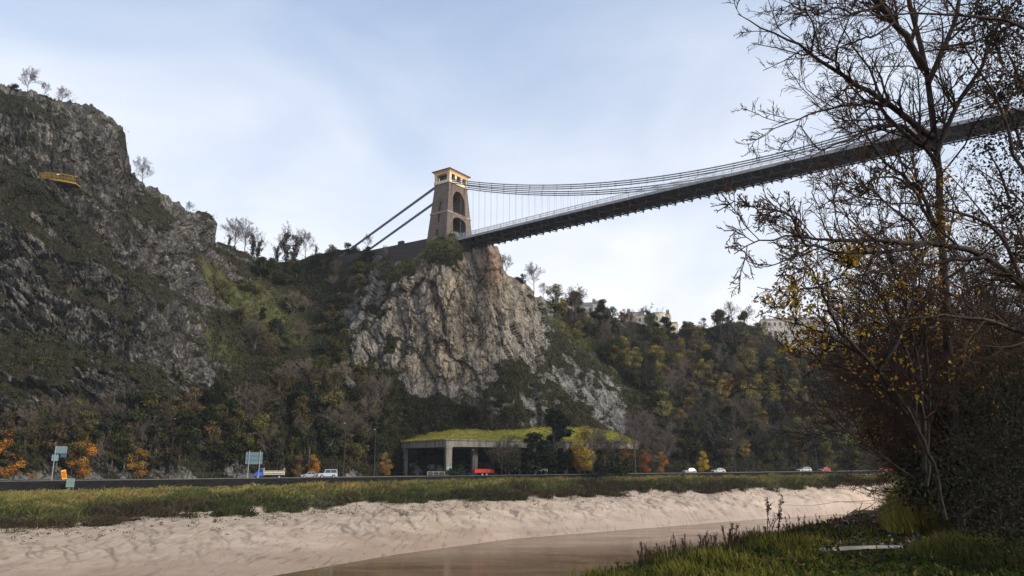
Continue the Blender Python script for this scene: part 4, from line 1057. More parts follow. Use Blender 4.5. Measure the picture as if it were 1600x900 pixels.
b0, b1 = inset(A_, E_, 1.5, -.5), E_+np.array((-2, -3.0)); m.bar(np.array([*b0, (gz+SLB)/2-.3])-so0, np.array([*b1, (gz+SLB)/2-.3])-so0, .8, SLB-gz-.02); m.build('back_wall', m_dark_conc, shel)
m = MB()
q0 = B_+u_*1.0+hN*.95; M_ = np.array(Matrix.Rotation(ROAD_ANG, 3, 'Z'))
m.box(np.array([*(q0-hN*.8), gz+1.5])-so0, (1.3, .06, 1.6), M_); m.build('notice_board', plain('pale_blue_board', (.30, .42, .44), .6), shel)
# the turf on the roof: a bank of grass rising to the cliff
NU, NV_ = 110, 26
uu = np.linspace(0, 1, NU)[None]; vv = np.linspace(0, 1, NV_)[:, None]
f0 = np.stack([np.interp(uu, [0, .24, 1], [A_[k], B_[k], C_[k]]) for k in range(2)], -1); bk_ = np.stack([np.interp(uu, [0, .24, 1], [F_[k]+(0, 1.5)[k], -12+24*(k*10) if k == 0 else 242.0, E_[k]+(0, 3)[k]]) for k in range(2)], -1)
bk_[..., 0] = np.interp(uu, [0, .24, 1], [F_[0], -16, E_[0]]); bk_[..., 1] = np.interp(uu, [0, .24, 1], [F_[1], 243, E_[1]+2])
G = lerp(f0, bk_, vv[..., None]); gh = SLT+.31+6.6*np.sin(np.clip(vv*.62, 0, .5)*math.pi)*np.clip(np.sin(np.pi*np.clip(uu*.80+.12, 0, 1)), 0, 1)**.55*(vv**.9)
TG = np.concatenate([G, (gh*np.ones_like(uu))[..., None]], -1); TG[..., 2] += fbm(TG*.35, 3, 201)*.35*sstep(0, .15, vv)
ttf = NT('roof_turf'); n1 = ttf.noise(ttf.obj(), .45, 5); n2 = ttf.noise(ttf.obj(), 3, 4)
m_turf = ttf.done(ttf.mix(ttf.sm(n1, .35, .65), (.18, .19, .035), (.27, .24, .05)), .95, ttf.bump(n2, .2))
link('turf', mesh_np('turf', TG.reshape(-1, 3)-so0, [grid_faces(NV_, NU)], smooth=True), m_turf, shel)
NG = 9000; gu, gv = rng.integers(NU, size=NG), rng.integers(NV_, size=NG); bp = TG[gv, gu]+rng.normal(size=(NG, 3))*np.array([.3, .3, .08])
V, F = leaf_quads(np.repeat(bp, 4, 0)+rng.normal(size=(NG*4, 3))*np.array([.3, .3, .12])+np.array([0, 0, .12]), rng.uniform(.2, .5, NG*4), .4)
cc = np.array([(.25, .26, .04), (.35, .30, .055), (.18, .20, .035), (.30, .24, .055)])[rng.integers(4, size=NG)]*rng.uniform(.8, 1.25, (NG, 1)); cc = np.repeat(cc, 16, 0)
o = link('grass', mesh_np('grass', V-so0, [F], cc), m_scrub, shel); o['kind'] = 'stuff'

# ================================================================ VEHICLES
m_glass = plain('vehicle_glass', (.03, .035, .045), .08, 0, .6, .1)
m_tyre = plain('tyre_rubber', (.022, .022, .022), .9); m_rim = plain('wheel_rim', (.38, .38, .39), .35, .6)
m_lamp = plain('headlamp_glass', (.75, .75, .72), .15, 0, .6, .05); m_tail = plain('tail_lamp', (.45, .03, .025), .3)
m_trim = plain('black_trim', (.03, .03, .032), .6); m_steel = plain('galvanised_steel', (.42, .43, .43), .45, .5)
def wheel(parent, x, y, r=.32, w=.21):
    sg = 1 if y > 0 else -1; a = np.linspace(0, 2*math.pi, 18, endpoint=False)
    rg_ = lambda rad, yy: [(x+rad*math.cos(t), yy, r+rad*math.sin(t)) for t in a]
    m = MB(); m.loft([rg_(r*.9, y-w/2), rg_(r, y-w/2+.04), rg_(r, y+w/2-.04), rg_(r*.9, y+w/2)]); t_ = m.build('wheel', m_tyre, parent); fix_normals(t_.data)
    m = MB(); m.loft([rg_(r*.62, y+sg*(w/2-.02)), rg_(r*.60, y+sg*(w/2+.012)), rg_(r*.25, y+sg*(w/2+.02))]); o = m.build('rim', m_rim, t_); fix_normals(o.data)
def car(px, d, col, label, L_=4.3, W_=1.76, H_=1.45, style='hatch', back=False, cat='car', name='car'):
    """nose towards -x"""
    e = empty(name, at_road(px, d), ROAD_ANG + (math.pi if back else 0)); tag(e, label, cat)
    paint = plain('car_paint_%02d%02d%02d' % tuple(int(99*x) for x in col), col, .3, .0, .5, .06)
    l = L_/2; s = L_/4.3
    belt = .90 if style != 'box' else 1.12
    if style == 'hatch': low = [(-l, .35), (-l, .62), (-l+.12, .74), (-l*.52, belt+.02), (l*.78, belt+.05), (l-.03, .92), (l, .40)]; roof = [(-l*.52, belt), (-l*.12, H_-.04), (l*.10, H_), (l*.55, H_-.06), (l*.90, belt)]
    elif style == 'estate': low = [(-l, .35), (-l, .64), (-l+.12, .76), (-l*.50, belt+.02), (l*.88, belt+.05), (l, .92), (l, .40)]; roof = [(-l*.50, belt), (-l*.12, H_-.04), (l*.10, H_), (l*.80, H_-.03), (l*.97, belt)]
    else: low = [(-l, .45), (-l, .95), (-l+.08, 1.06), (-l*.42, belt+.02), (l*.96, belt+.02), (l, 1.0), (l, .45)]; roof = [(-l*.42, belt), (-l*.26, H_-.05), (-l*.18, H_), (l*.93, H_), (l*.985, belt)]
    arches = [-l*.62, l*.60]; wr = .33 if style != 'box' else .38; n_ = 7
    bot = []
    for ax_ in arches[::-1]:
        bot += [(ax_+(wr+.06)*math.cos(math.pi*k/n_), wr+(wr+.06)*math.sin(math.pi*k/n_)) for k in range(n_+1)]
    prof = low+[(l-.02, .24)]+[(x, max(z, .22)) for x, z in bot]+[(-l+.02, .24)]
    bm = bmesh.new(); rings = []
    for y, ins in ((-W_/2+.06, .05), (-W_/2, 0), (W_/2, 0), (W_/2-.06, .05)):
        rings.append([bm.verts.new((x*(1-ins*.3), y, z-(ins*.4 if z > .6 else 0))) for x, z in prof])
    for a, b in zip(rings, rings[1:]):
        for i in range(len(prof)): bm.faces.new((a[i], a[(i+1) % len(prof)], b[(i+1) % len(prof)], b[i]))
    bm.faces.new(rings[0][::-1]); bm.faces.new(rings[-1])
    tum = lambda z: W_/2-.03-.20*(z-belt)/(H_-belt) if style != 'box' else W_/2-.03-.08*(z-belt)/(H_-belt)
    ra = [[bm.verts.new((x, sg*tum(z), z)) for x, z in roof] for sg in (-1, 1)]
    for i in range(len(roof)): bm.faces.new((ra[0][i], ra[0][(i+1) % len(roof)], ra[1][(i+1) % len(roof)], ra[1][i]))
    bm.faces.new(ra[0][::-1]); bm.faces.new(ra[1])
    bmesh.ops.recalc_face_normals(bm, faces=bm.faces[:]); me = bpy.data.meshes.new('body'); bm.to_mesh(me); bm.free(); link('body', me, paint, e)
    # glass: set 8 mm proud of the cabin
    cz = belt+.06; tz = H_-.09
    def xat(z, front):
        seg = roof[:3] if front else roof[2:]; zz = [q[1] for q in seg]; xx = [q[0] for q in seg]
        if front: return float(np.interp(z, zz, xx))
        return float(np.interp(z, zz[::-1], xx[::-1]))
    f0_, f1_, r0_, r1_ = xat(cz, 1)+.14, xat(tz, 1)+.12, xat(cz, 0)-.14, xat(tz, 0)-.12
    mid = lerp(f0_, r0_, .50)
    for sg in (-1, 1):
        for (a0, a1, b0, b1) in ((f0_, mid-.04, f1_, mid-.04), (mid+.04, r0_, mid+.04, r1_)):
            m = MB(); V = [(a0, sg*(tum(cz)+.008), cz), (a1, sg*(tum(cz)+.008), cz), (b1, sg*(tum(tz)+.008), tz), (b0, sg*(tum(tz)+.008), tz)]
            V += [(x, y-sg*.02, z) for x, y, z in V]; m.add(V, [(0, 1, 2, 3), (7, 6, 5, 4), (0, 4, 5, 1), (1, 5, 6, 2), (2, 6, 7, 3), (3, 7, 4, 0)]); m.build('window', m_glass, e)
    for front in (1, 0):
        sx = -.012 if front else .012; x0, x1 = xat(cz, front)+sx, xat(tz, front)+sx; m = MB()
        V = [(x0, -tum(cz)+.1, cz), (x0, tum(cz)-.1, cz), (x1, tum(tz)-.1, tz), (x1, -tum(tz)+.1, tz)]; V += [(x-sx*1.6, y, z) for x, y, z in V]
        m.add(V, [(0, 1, 2, 3), (7, 6, 5, 4), (0, 4, 5, 1), (1, 5, 6, 2), (2, 6, 7, 3), (3, 7, 4, 0)]); m.build('windscreen' if front else 'rear_window', m_glass, e)
    for ax_ in arches:
        for sg in (-1, 1): wheel(e, ax_, sg*(W_/2-.13), wr)
    for sg in (-1, 1):
        m = MB(); m.box((-l+.03, sg*(W_/2-.28), .66 if style != 'box' else .85), (.10, .34, .16)); m.build('headlight', m_lamp, e)
        m = MB(); m.box((l-.03, sg*(W_/2-.2), .78), (.10, .22, .2)); m.build('tail_light', m_tail, e)
    for x in (-l-.02, l+.02): m = MB(); m.box((x, 0, .42), (.10, W_*.9, .16)); m.build('bumper', m_trim, e, bevel=.02)
    if style == 'box':
        m = MB(); m.tube([(l+.14, .15, .98), (l+.14, .15, .981)], .34, 16); a = np.linspace(0, 2*math.pi, 16, endpoint=False)
        m = MB(); m.loft([[(x, .1+.33*math.cos(t), 1.02+.33*math.sin(t)) for t in a] for x in (l+.03, l+.2)]); o = m.build('spare_wheel', m_tyre, e); fix_normals(o.data)
        m = MB(); m.box((l*.35, 0, H_+.05), (l*1.0, W_*.62, .06)); m.build('roof_rack', m_trim, e)
    return e
LIFT = .35
car(512, 4.6, (.42, .50, .58), 'pale blue and white boxy off-road car behind the river wall', 4.6, 1.85, 2.0, 'box', name='off_road_car')
car(484, 5.0, (.33, .33, .36), 'silver grey hatchback just ahead of the boxy off-road car', 4.0, 1.7, 1.48, 'hatch')
car(1077, 4.4, (.44, .46, .48), 'white hatchback nearest the small bright yellow tree', 3.9, 1.7, 1.5)
car(1122, 4.4, (.46, .47, .50), 'white car with pale bonnet just past the small yellow tree', 4.2, 1.75, 1.45)
car(1256, 4.4, (.50, .51, .52), 'long white estate car by the far bend of the road', 4.7, 1.8, 1.45, 'estate')
car(1288, 4.4, (.50, .035, .045), 'small red hatchback right behind the long white estate car', 3.7, 1.65, 1.45)
car(1384, 4.4, (.58, .035, .05), 'bright red car ahead of the pale grey one at the far end of the road', 3.9, 1.7, 1.5)
car(1403, 4.6, (.42, .46, .46), 'pale grey green car behind the bright red one, last on the road', 4.2, 1.75, 1.42)
# flatbed truck with cage sides
def truck(px, d):
    e = empty('flatbed_truck', at_road(px, d), ROAD_ANG); tag(e, 'blue cab flatbed truck with cream mesh cage sides behind the river wall', 'truck')
    blue = plain('truck_blue', (.03, .09, .42), .35, 0, .5, .1); cream = plain('cage_cream', (.50, .46, .34), .6, var=.15)
    m = MB(); prof = [(-3.9, .5), (-3.95, 1.1), (-3.45, 1.35), (-2.65, 2.35), (-1.85, 2.42), (-1.75, .5)]
    m.loft([[(x, y, z) for x, z in prof] for y in (-1.0, 1.0)]); o = m.build('cab', blue, e, bevel=.05); fix_normals(o.data)
    for sg in (-1, 1):
        m = MB(); V = [(-3.05, sg*1.006, 1.45), (-2.05, sg*1.006, 1.45), (-2.05, sg*1.006, 2.15), (-2.55, sg*1.006, 2.15)]; V += [(x, y-sg*.03, z) for x, y, z in V]
        m.add(V, [(0, 1, 2, 3), (7, 6, 5, 4), (0, 4, 5, 1), (1, 5, 6, 2), (2, 6, 7, 3), (3, 7, 4, 0)]); m.build('window', m_glass, e)
    m = MB(); V = [(-3.44, -.85, 1.42), (-3.44, .85, 1.42), (-2.74, .85, 2.27), (-2.74, -.85, 2.27)]; V = [(x-.02, y, z+.012) for x, y, z in V]; V += [(x+.03, y, z-.02) for x, y, z in V]
    m.add(V, [(0, 1, 2, 3), (7, 6, 5, 4), (0, 4, 5, 1), (1, 5, 6, 2), (2, 6, 7, 3), (3, 7, 4, 0)]); m.build('windscreen', m_glass, e)
    m = MB(); m.box((.7, 0, .82), (4.7, 2.05, .16)); m.box((.7, 0, .62), (4.6, .8, .2)); m.build('flatbed', m_trim, e)
    for sg in (-1, 1):
        m = MB(); y = sg*1.0
        m.box((.7, y, 1.75), (4.5, .05, .10)); m.box((.7, y, 1.42), (4.5, .04, .30)); m.box((.7, y, .97), (4.5, .05, .14)); m.box((.7, y, 1.2), (4.5, .04, .05))
        for x in np.linspace(-1.5, 2.9, 10): m.box((x, y, 1.36), (.05, .07, .82))
        m.build('cage_side', cream, e)
        for x in (-1.6, 3.0): m = MB(); m.box((x, y, 1.6), (.08, .08, 1.7)); m.build('stake', cream, e)
    m = MB(); m.box((2.4, .3, 1.25), (.9, .9, .6)); m.box((1.0, -.2, 1.1), (1.4, 1.0, .35)); m.build('load', plain('blue_load', (.05, .12, .33), .6), e, bevel=.04)
    for x in (-3.0, 1.8):
        for sg in (-1, 1): wheel(e, x, sg*.85, .38, .26)
    for sg in (-1, 1): m = MB(); m.box((-3.95, sg*.7, .85), (.08, .3, .2)); m.build('headlight', m_lamp, e)
truck(424, 4.4)
def trailer(px, d):
    e = empty('trailer', at_road(px, d), ROAD_ANG); tag(e, 'long low bright red trailer passing in front of the concrete rock shelter', 'trailer')
    red = plain('trailer_red', (.58, .03, .02), .4, 0, .4, .1)
    m = MB(); m.box((0, 0, 1.28), (5.6, 2.0, .9)); m.build('body', red, e, bevel=.04)
    m = MB()
    for y in (-1.02, 1.02):
        m.box((0, y, 1.76), (5.66, .08, .10)); m.box((0, y, .84), (5.66, .08, .12))
        for x in np.linspace(-2.7, 2.7, 7): m.box((x, y, 1.3), (.09, .06, .8))
    m.build('side_rib', plain('trailer_dark_red', (.33, .02, .02), .5), e)
    for x in (-.6, .6):
        for sg in (-1, 1): wheel(e, x, sg*.9, .36, .24)
    m = MB(); m.bar((-2.8, 0, .75), (-4.2, 0, .6), .14); m.build('drawbar', m_trim, e)
trailer(755, 4.4)

# ================================================================ SIGNS, LAMPS, RAILINGS
m_back = plain('sign_back_teal', (.095, .165, .19), .55, .0, .4, .1); m_back2 = plain('sign_back_green', (.15, .225, .20), .55, .0, .4, .1)
m_pole = plain('sign_pole', (.34, .35, .35), .5, .3)
def pole_h(px, py_top, d): p = at_road(px, d); k, r = ray(px, py_top); return float(EYE+r*p[1]-p[2])
# wide sign seen from behind, two posts
e = empty('road_sign', at_road(396, 1.4), ROAD_ANG); tag(e, 'wide teal road sign back on two posts beside the flatbed truck', 'road sign')
hs = pole_h(396, 704, 1.4)
for x in (-1.15, 1.25): m = MB(); m.tube([(x, -.02, -.2), (x, -.02, hs)], .085, 8); m.build('post', m_pole, e)
for k in range(3): m = MB(); m.box((0, .13, hs-.75-k*.93), (3.75, .05, .91)); m.build('panel', m_back, e)
m = MB()
for k in range(4): m.box((0, .07, hs-.3-k*.93), (3.6, .06, .07))
m.build('stiffener', m_trim, e)
# tall sign at the left: a panel on a post, a smaller one under it
e = empty('road_sign', at_road(83, 1.2), ROAD_ANG+.25); tag(e, 'tall single post blue road sign in front of the orange trees', 'road sign')
hs = pole_h(88, 697, 1.2)
m = MB(); m.tube([(0, 0, -.2), (0, 0, hs)], .09, 8); m.build('post', m_pole, e)
m = MB(); m.box((1.05, .12, hs-.75), (2.3, .06, 1.5)); m.build('panel', m_back, e)
m = MB(); m.box((.12, .14, hs-2.4), (1.25, .06, 1.3)); m.build('panel', plain('sign_back_dark_teal', (.13, .22, .25), .6), e)
m = MB(); m.box((1.65, .16, hs-1.95), (1.1, .06, .7)); m.build('panel', plain('sign_navy', (.04, .06, .11), .6), e)
# leaning temporary sign, orange and yellow
e = empty('roadworks_sign', at_road(103.5, 1.0, .3), ROAD_ANG); tag(e, 'small orange and yellow roadworks sign leaning over above the wall', 'roadworks sign'); e.rotation_euler = (0, R(-13), ROAD_ANG)
m = MB(); m.box((0, 0, 1.1), (.95, .05, 1.95)); m.build('board', plain('roadworks_orange', (.75, .24, .03), .5), e)
m = MB(); m.box((0, -.035, 1.93), (.8, .012, .24)); m.box((0, -.035, .25), (.85, .012, .16)); m.build('band', plain('roadworks_yellow', (.78, .55, .06), .5), e)
m = MB()
for k in range(4): m.box((.05 if k % 2 else -.08, -.035, 1.6-.36*k), (.55, .012, .17))
m.build('lettering', plain('roadworks_dark', (.28, .06, .02), .6), e)
for x in (-.35, .35): m = MB(); m.bar((x, .03, -.4), (x, .03, .3), .05); m.build('leg', m_trim, e)
# low pale sign on the bank below the wall
bp = bank_pt(114, .06); e = empty('bank_sign', bp, ROAD_ANG); tag(e, 'low double panel pale green sign on the bank below the wall', 'sign')
hs = float(Pz(114, 747, 0)[2]*0 + EYE + ray(114, 747)[1]*bp[1]-bp[2])
for x in (-.15, .62): m = MB(); m.tube([(x, .06, -.3), (x, .06, hs-.1)], .045, 7); m.build('post', m_pole, e)
for k in range(2): m = MB(); m.box((0, 0, hs-.48-k*.92), (1.55, .05, .88)); m.build('panel', m_back2, e)
bq = at_road(92, -.4); e = empty('pipe', (bq[0], bq[1], bq[2]-1.6), ROAD_ANG); m = MB(); m.tube([(0, 0, -.35), (2.6, 0, .12)], .06, 7); m.build('tube', m_steel, e); tag(e, 'thin pale pipe slanting across the dark wall near the low sign', 'pipe')
# street lamps: dark slim posts, pale heads
m_post = plain('lamp_post_dark', (.05, .052, .05), .6); m_head = plain('lamp_head', (.62, .63, .62), .4, 0, .4, .05)
def lamp(px, py, d, label, face=-1, g='street lamps along the river road'):
    e = empty('street_lamp', at_road(px, d), ROAD_ANG+(math.pi/2 if face < 0 else -math.pi/2)); tag(e, label, 'street lamp', g); hh = pole_h(px, py, d)
    m = MB(); m.tube([(0, 0, -.2), (0, 0, hh*.5), (0, 0, hh-.25), (.25, 0, hh-.05), (.9, 0, hh)], [.11, .08, .06, .05, .04], 7); m.build('post', m_post, e)
    m = MB(); m.loft([[(x, y*w, hh+z) for y, z in ((-1, -.04), (1, -.04), (.8, .1), (-.8, .1))] for x, w in ((.8, .12), (1.1, .22), (1.6, .22), (1.85, .12))]); o = m.build('lamp_head', m_head, e); fix_normals(o.data)
lamp(92, 629, 14.6, 'street lamp with its pale head highest, above the tall blue road sign')
lamp(107, 709, 15, 'short lamp with pale head next to the tall blue road sign')
lamp(266, 654, 14.6, 'street lamp with pale head above the golden orange tree')
lamp(537, 661, 14.6, 'street lamp with pale head above the boxy off-road car')
lamp(585, 671, 14.6, 'street lamp with pale head between off-road car and concrete shelter')
lamp(741, 703, 6.0, 'short street lamp against the dark opening of the concrete shelter')
lamp(1149, 686, 14.6, 'street lamp with pale head against the dark wood, past the yellow tree')
lamp(1277, 685, 14.6, 'street lamp with pale head against the dark wood above the small red car')
# post and rail fence on the wall
e = empty('railing', at_road(300, .17, .7), ROAD_ANG); tag(e, 'low post and rail fence on top of the river wall', 'railing'); oo = np.array(e.location)
ca, sa = math.cos(ROAD_ANG), math.sin(ROAD_ANG)
s0_, s1_ = road_s(150, .17), road_s(372, .17); sc_ = road_s(300, .17)
for s in np.arange(s0_, s1_, 2.6): m = MB(); m.box((s-sc_, 0, .42+(s-sc_)*.0074), (.10, .10, .84)); m.build('post', m_trim, e)
m = MB()
for z in (.45, .78): m.bar((s0_-sc_, 0, z+(s0_-sc_)*.0074), (s1_-sc_, 0, z+(s1_-sc_)*.0074), .05, .06)
m.build('rail', m_trim, e)
e = empty('railing', at_road(686, 5.6, 0), ROAD_ANG); tag(e, 'steel guard rail in front of the open concrete rock shelter', 'railing')
for x in np.linspace(-3, 3, 5): m = MB(); m.box((x, 0, .6), (.07, .07, 1.3)); m.build('post', m_steel, e)
m = MB()
for z in (.55, .9, 1.22): m.box((0, 0, z), (6.2, .05, .06))
m.build('rail', m_steel, e)
e = empty('railing', at_road(842, .17, .7), ROAD_ANG); tag(e, 'short pale rail on the wall in front of the tall dark evergreen', 'railing')
for x in np.linspace(-2.4, 2.4, 4): m = MB(); m.box((x, 0, .45), (.07, .07, .9)); m.build('post', m_steel, e)
m = MB()
for z in (.5, .88): m.box((0, 0, z), (5.0, .05, .06))
m.build('rail', m_steel, e)
# low concrete blocks
e = empty('concrete_block', bank_pt(1357, .25), ROAD_ANG); m = MB(); m.box((0, 0, .35), (2.6, 1.0, .9)); m.build('block', m_conc, e, bevel=.05); tag(e, 'small grey concrete block on the far grass bank below the red cars', 'concrete block')

# ================================================================ VIEWING BALCONY IN THE CLIFF
bw = P(90, 276, 1.0); Yb = float(np.median([cliff_pt(x, 281)[1] for x in (66, 78, 90, 102, 114)]))-.7
e = empty('viewing_balcony', P(90, 283, Yb), R(4)); tag(e, 'small yellow railed viewing balcony in front of the cave high in the cliff', 'balcony')
m_yel = plain('balcony_yellow', (.33, .215, .035), .55, var=.15)
wB = 28/1110*Yb; hB = 10.5/1110*Yb
def arc(x): return -1.1*(1-(x/wB)**2)
xs = np.linspace(-wB, wB, 15)
tilt = lambda x: -.10*x
m = MB(); m.loft([[(x, arc(x), tilt(x)), (x, 3.2, tilt(x)), (x, 3.2, tilt(x)-.25), (x, arc(x), tilt(x)-.25)] for x in xs]); m.build('floor', m_yel, e)
m = MB()
for a, b in zip(xs, xs[1:]):
    for z, w in ((hB, .12), (hB*.5, .06), (.12, .12)): m.bar((a, arc(a), z+tilt(a)), (b, arc(b), z+tilt(b)), w)
    for k in range(2): x = lerp(a, b, k/2); m.bar((x, arc(x), tilt(x)), (x, arc(x), hB+tilt(x)), .06)
m.build('railing', m_yel, e)
m = MB(); m.box((.5, arc(.5)-.08, hB*.8), (.7, .04, .3)); m.build('plate', m_head, e)
# birds, plaques and the like are too small to see; houses on the hill follow
# ================================================================ HOUSES ON THE HILL
m_win = plain('house_glass', (.07, .08, .09), .15, 0, .5, .1); m_slate = plain('slate_roof', (.14, .14, .15), .8, var=.2)
def house(name, px, py_base, Y, w, d_, h, col, label, rows_, cols_, ang=0.0, chim=2, pitched=False, bay=False, cat='house', roofcol=None):
    p = P(px, py_base, Y); e = empty(name, p, ang); tag(e, label, cat)
    mat = plain('render_%02d%02d%02d' % tuple(int(99*x) for x in col), col, .85, var=.12, scale=.3)
    m = MB(); m.box((0, d_/2, h/2-4), (w, d_, h+8)); wall_ = m.build('wall', mat, e)
    m = MB(); m.box((0, d_/2, h+.02), (w+.5, d_+.5, .3)); m.box((0, -.12, h*.52), (w+.1, .2, .25)); m.build('cornice', mat, e)
    if pitched:
        m = MB(); m.prism([(-.4, h+.18), (d_+.4, h+.18), (d_*.5, h+3.0)], -w/2-.2, w/2+.2, axis=0); rf = m.build('roof', roofcol or m_slate, e); fix_normals(rf.data)
    else:
        m = MB(); m.box((0, d_/2, h+.5), (w-.4, d_-.4, .66)); rf = m.build('roof', m_slate, e)
    for k in range(chim):
        x = lerp(-w*.42, w*.42, k/max(1, chim-1)); m = MB(); m.box((x, d_*.5, h+2.0), (1.6, .9, 3.0)); 
        for q in (-.5, 0, .5): m.box((x+q, d_*.5, h+3.8), (.26, .26, .6))
        m.build('chimney', plain('chimney_brick', (.22, .17, .14), .9, var=.2), rf)
    for r in range(rows_):
        for c_ in range(cols_):
            x = (c_+.5)/cols_*w-w/2; z = (r+.5)/rows_*h+.1; ww, wh = min(1.25, w/cols_*.5), min(2.0, h/rows_*.6)
            m = MB(); m.box((x, -.02, z), (ww+.3, .1, wh+.3)); fr = m.build('window', mat, e)
            m = MB(); m.box((x, -.06, z), (ww, .06, wh)); m.build('pane', m_win, fr)
            m = MB(); m.box((x, -.10, z-wh/2-.1), (ww+.4, .2, .12)); m.build('sill', mat, fr)
    if bay:
        a = np.linspace(math.pi, 2*math.pi, 9); rg_ = lambda z: [(w*.12+4.2*math.cos(t), 3.2*math.sin(t)*.8, z) for t in a]
        m = MB(); m.loft([rg_(-3), rg_(h+.9)]); o = m.build('bay', mat, e); fix_normals(o.data)
        m = MB(); m.loft([[(w*.12+4.5*math.cos(t), 3.5*math.sin(t)*.8, z) for t in a] for z in (h+.9, h+1.2)]); o = m.build('bay_cornice', mat, e); fix_normals(o.data)
        for r in range(rows_):
            for t in (math.pi*1.25, math.pi*1.5, math.pi*1.75):
                m = MB(); cx_, cy_ = w*.12+4.18*math.cos(t), 3.2*math.sin(t)*.8; m.box((cx_, cy_-.05, (r+.5)/rows_*h+.1), (1.1, .3, min(2, h/rows_*.6))); m.build('pane', m_win, o)
        m = MB(); m.box((w*.12, -3.6, h*.30), (12.5, 2.2, .25)); m.box((w*.12, -3.6, h*.30-1.2), (12.0, 1.6, .1)); m.build('balcony', m_slate, e)
CRM = (.62, .56, .44); PAL = (.52, .49, .43); PNK = (.50, .36, .30)
house('cream_house', 1022, 531, 398, 17.5, 12, 13.0, CRM, 'cream house with a rounded bay and flat roof on top of the wooded hill', 3, 5, R(-14), 2, bay=True)
house('cream_house', 1047, 533, 404, 8.5, 10, 9.5, (.64, .58, .42), 'lower cream wing joined to the end of the house with the rounded bay', 2, 2, R(-14), 1)
house('pale_house', 993, 521, 412, 9, 10, 11.0, (.56, .46, .36), 'pinkish cream house with tall chimneys behind the copper brown tree', 2, 2, R(-14), 2)
house('pale_house', 908, 503, 400, 20, 10, 8.5, PAL, 'pale terraced house with long ridge just past the dark ivy tree', 2, 6, R(-8), 3, True)
house('pale_house', 936, 505, 392, 6, 8, 10.0, (.58, .54, .48), 'narrow pale house with pinkish chimney beside the ridge terrace', 2, 2, R(-8), 1)
house('long_terrace', 1245, 556, 430, 36, 14, 21.0, (.58, .52, .46), 'long pale terrace with a row of chimneys seen through the bare branches', 4, 12, R(-10), 5, cat='terrace')
house('brick_house', 1345, 582, 430, 34, 12, 11.0, PNK, 'reddish brick house low behind the bare branches, past the long terrace', 2, 8, R(-10), 3, True, roofcol=m_tile)
# ================================================================ NEAR BANK
EDGE = np.array([(-60, -150), (-22, -40), (-8, -8), (-2.2, 4), (-.1, 9.5)]+[tuple(Pz(x, y, 0)[:2]) for x, y in ((955, 897), (1005, 884), (1060, 868), (1110, 856), (1160, 845), (1205, 834), (1260, 822), (1320, 808), (1370, 798), (1410, 790))]+[(27, 50), (45, 68), (90, 95), (180, 135), (420, 235)], float)
def edge_d(X, Y):
    """distance from the bank edge, positive on the land"""
    X, Y = np.asarray(X, float), np.asarray(Y, float); best = np.full(X.shape, 1e9); sgn = np.ones(X.shape)
    for a, b in zip(EDGE[:-1], EDGE[1:]):
        ab = b-a; t = np.clip(((X-a[0])*ab[0]+(Y-a[1])*ab[1])/(ab@ab), 0, 1); dx, dy = X-a[0]-t*ab[0], Y-a[1]-t*ab[1]; d = np.hypot(dx, dy)
        cr_ = ab[0]*dy-ab[1]*dx; near = d < best; best = np.where(near, d, best); sgn = np.where(near, np.where(cr_ < 0, 1, -1), sgn)
    return best*sgn
def bank_z(X, Y):
    d = edge_d(X, Y); p = np.stack([X, Y, np.zeros_like(np.asarray(X, float))], -1)
    b = fbm(p*.35, 4, 301)*.14+fbm(p*1.5, 3, 305)*.05
    z = np.where(d > 0, .012*np.clip(d-8, 0, 30), d*.62)
    z = np.where(d > 0, z, np.maximum(z, -13.4)) - .10*np.exp(-(d/1.2)**2)
    return z + b*(np.clip(1+d*.05, .2, 1))
# two sheets: a fine one in view, a coarse one around it
gx = np.r_[np.linspace(-60, -6, 40, endpoint=False), np.linspace(-6, 26, 260, endpoint=False), np.geomspace(26, 420, 70)]
gy = np.r_[np.linspace(-150, 4, 30, endpoint=False), np.linspace(4, 55, 300, endpoint=False), np.geomspace(55, 300, 60)]
GX, GY = np.meshgrid(gx, gy); GZ = bank_z(GX, GY); NBK2 = np.stack([GX, GY, GZ], -1)
litter_c = Pz(1385, 818, 0.0)[:2]
lm = np.exp(-np.clip(((GX-litter_c[0])/2.6)**2+((GY-litter_c[1])/4.2)**2, 0, 30))
tn = NT('meadow_soil'); ob = tn.obj(); n1 = tn.noise(ob, .7, 6, .6); n2 = tn.noise(ob, 6, 5, .65)
cg = tn.mix(tn.sm(n1, .35, .65), (.022, .034, .010), (.055, .058, .018)); cg = tn.mix(tn.sm(n2, .5, .75), cg, (.07, .052, .03))
cg = tn.mix(tn.math('MULTIPLY', tn.attr('litter').outputs['Fac'], .9), cg, tn.mix(n2, (.035, .024, .018), (.085, .06, .045)))
m_near = tn.done(cg, .95, tn.bump(n2, .06))
tag(link('near_bank', mesh_np('near_bank', NBK2, [grid_faces(*GX.shape)], smooth=True, attrs={'litter': lm}), m_near), kind='structure')
def gp(px, py):
    p = Pz(px, py, 0.0); p[2] = float(bank_z(p[0:1], p[1:2])[0]); return p
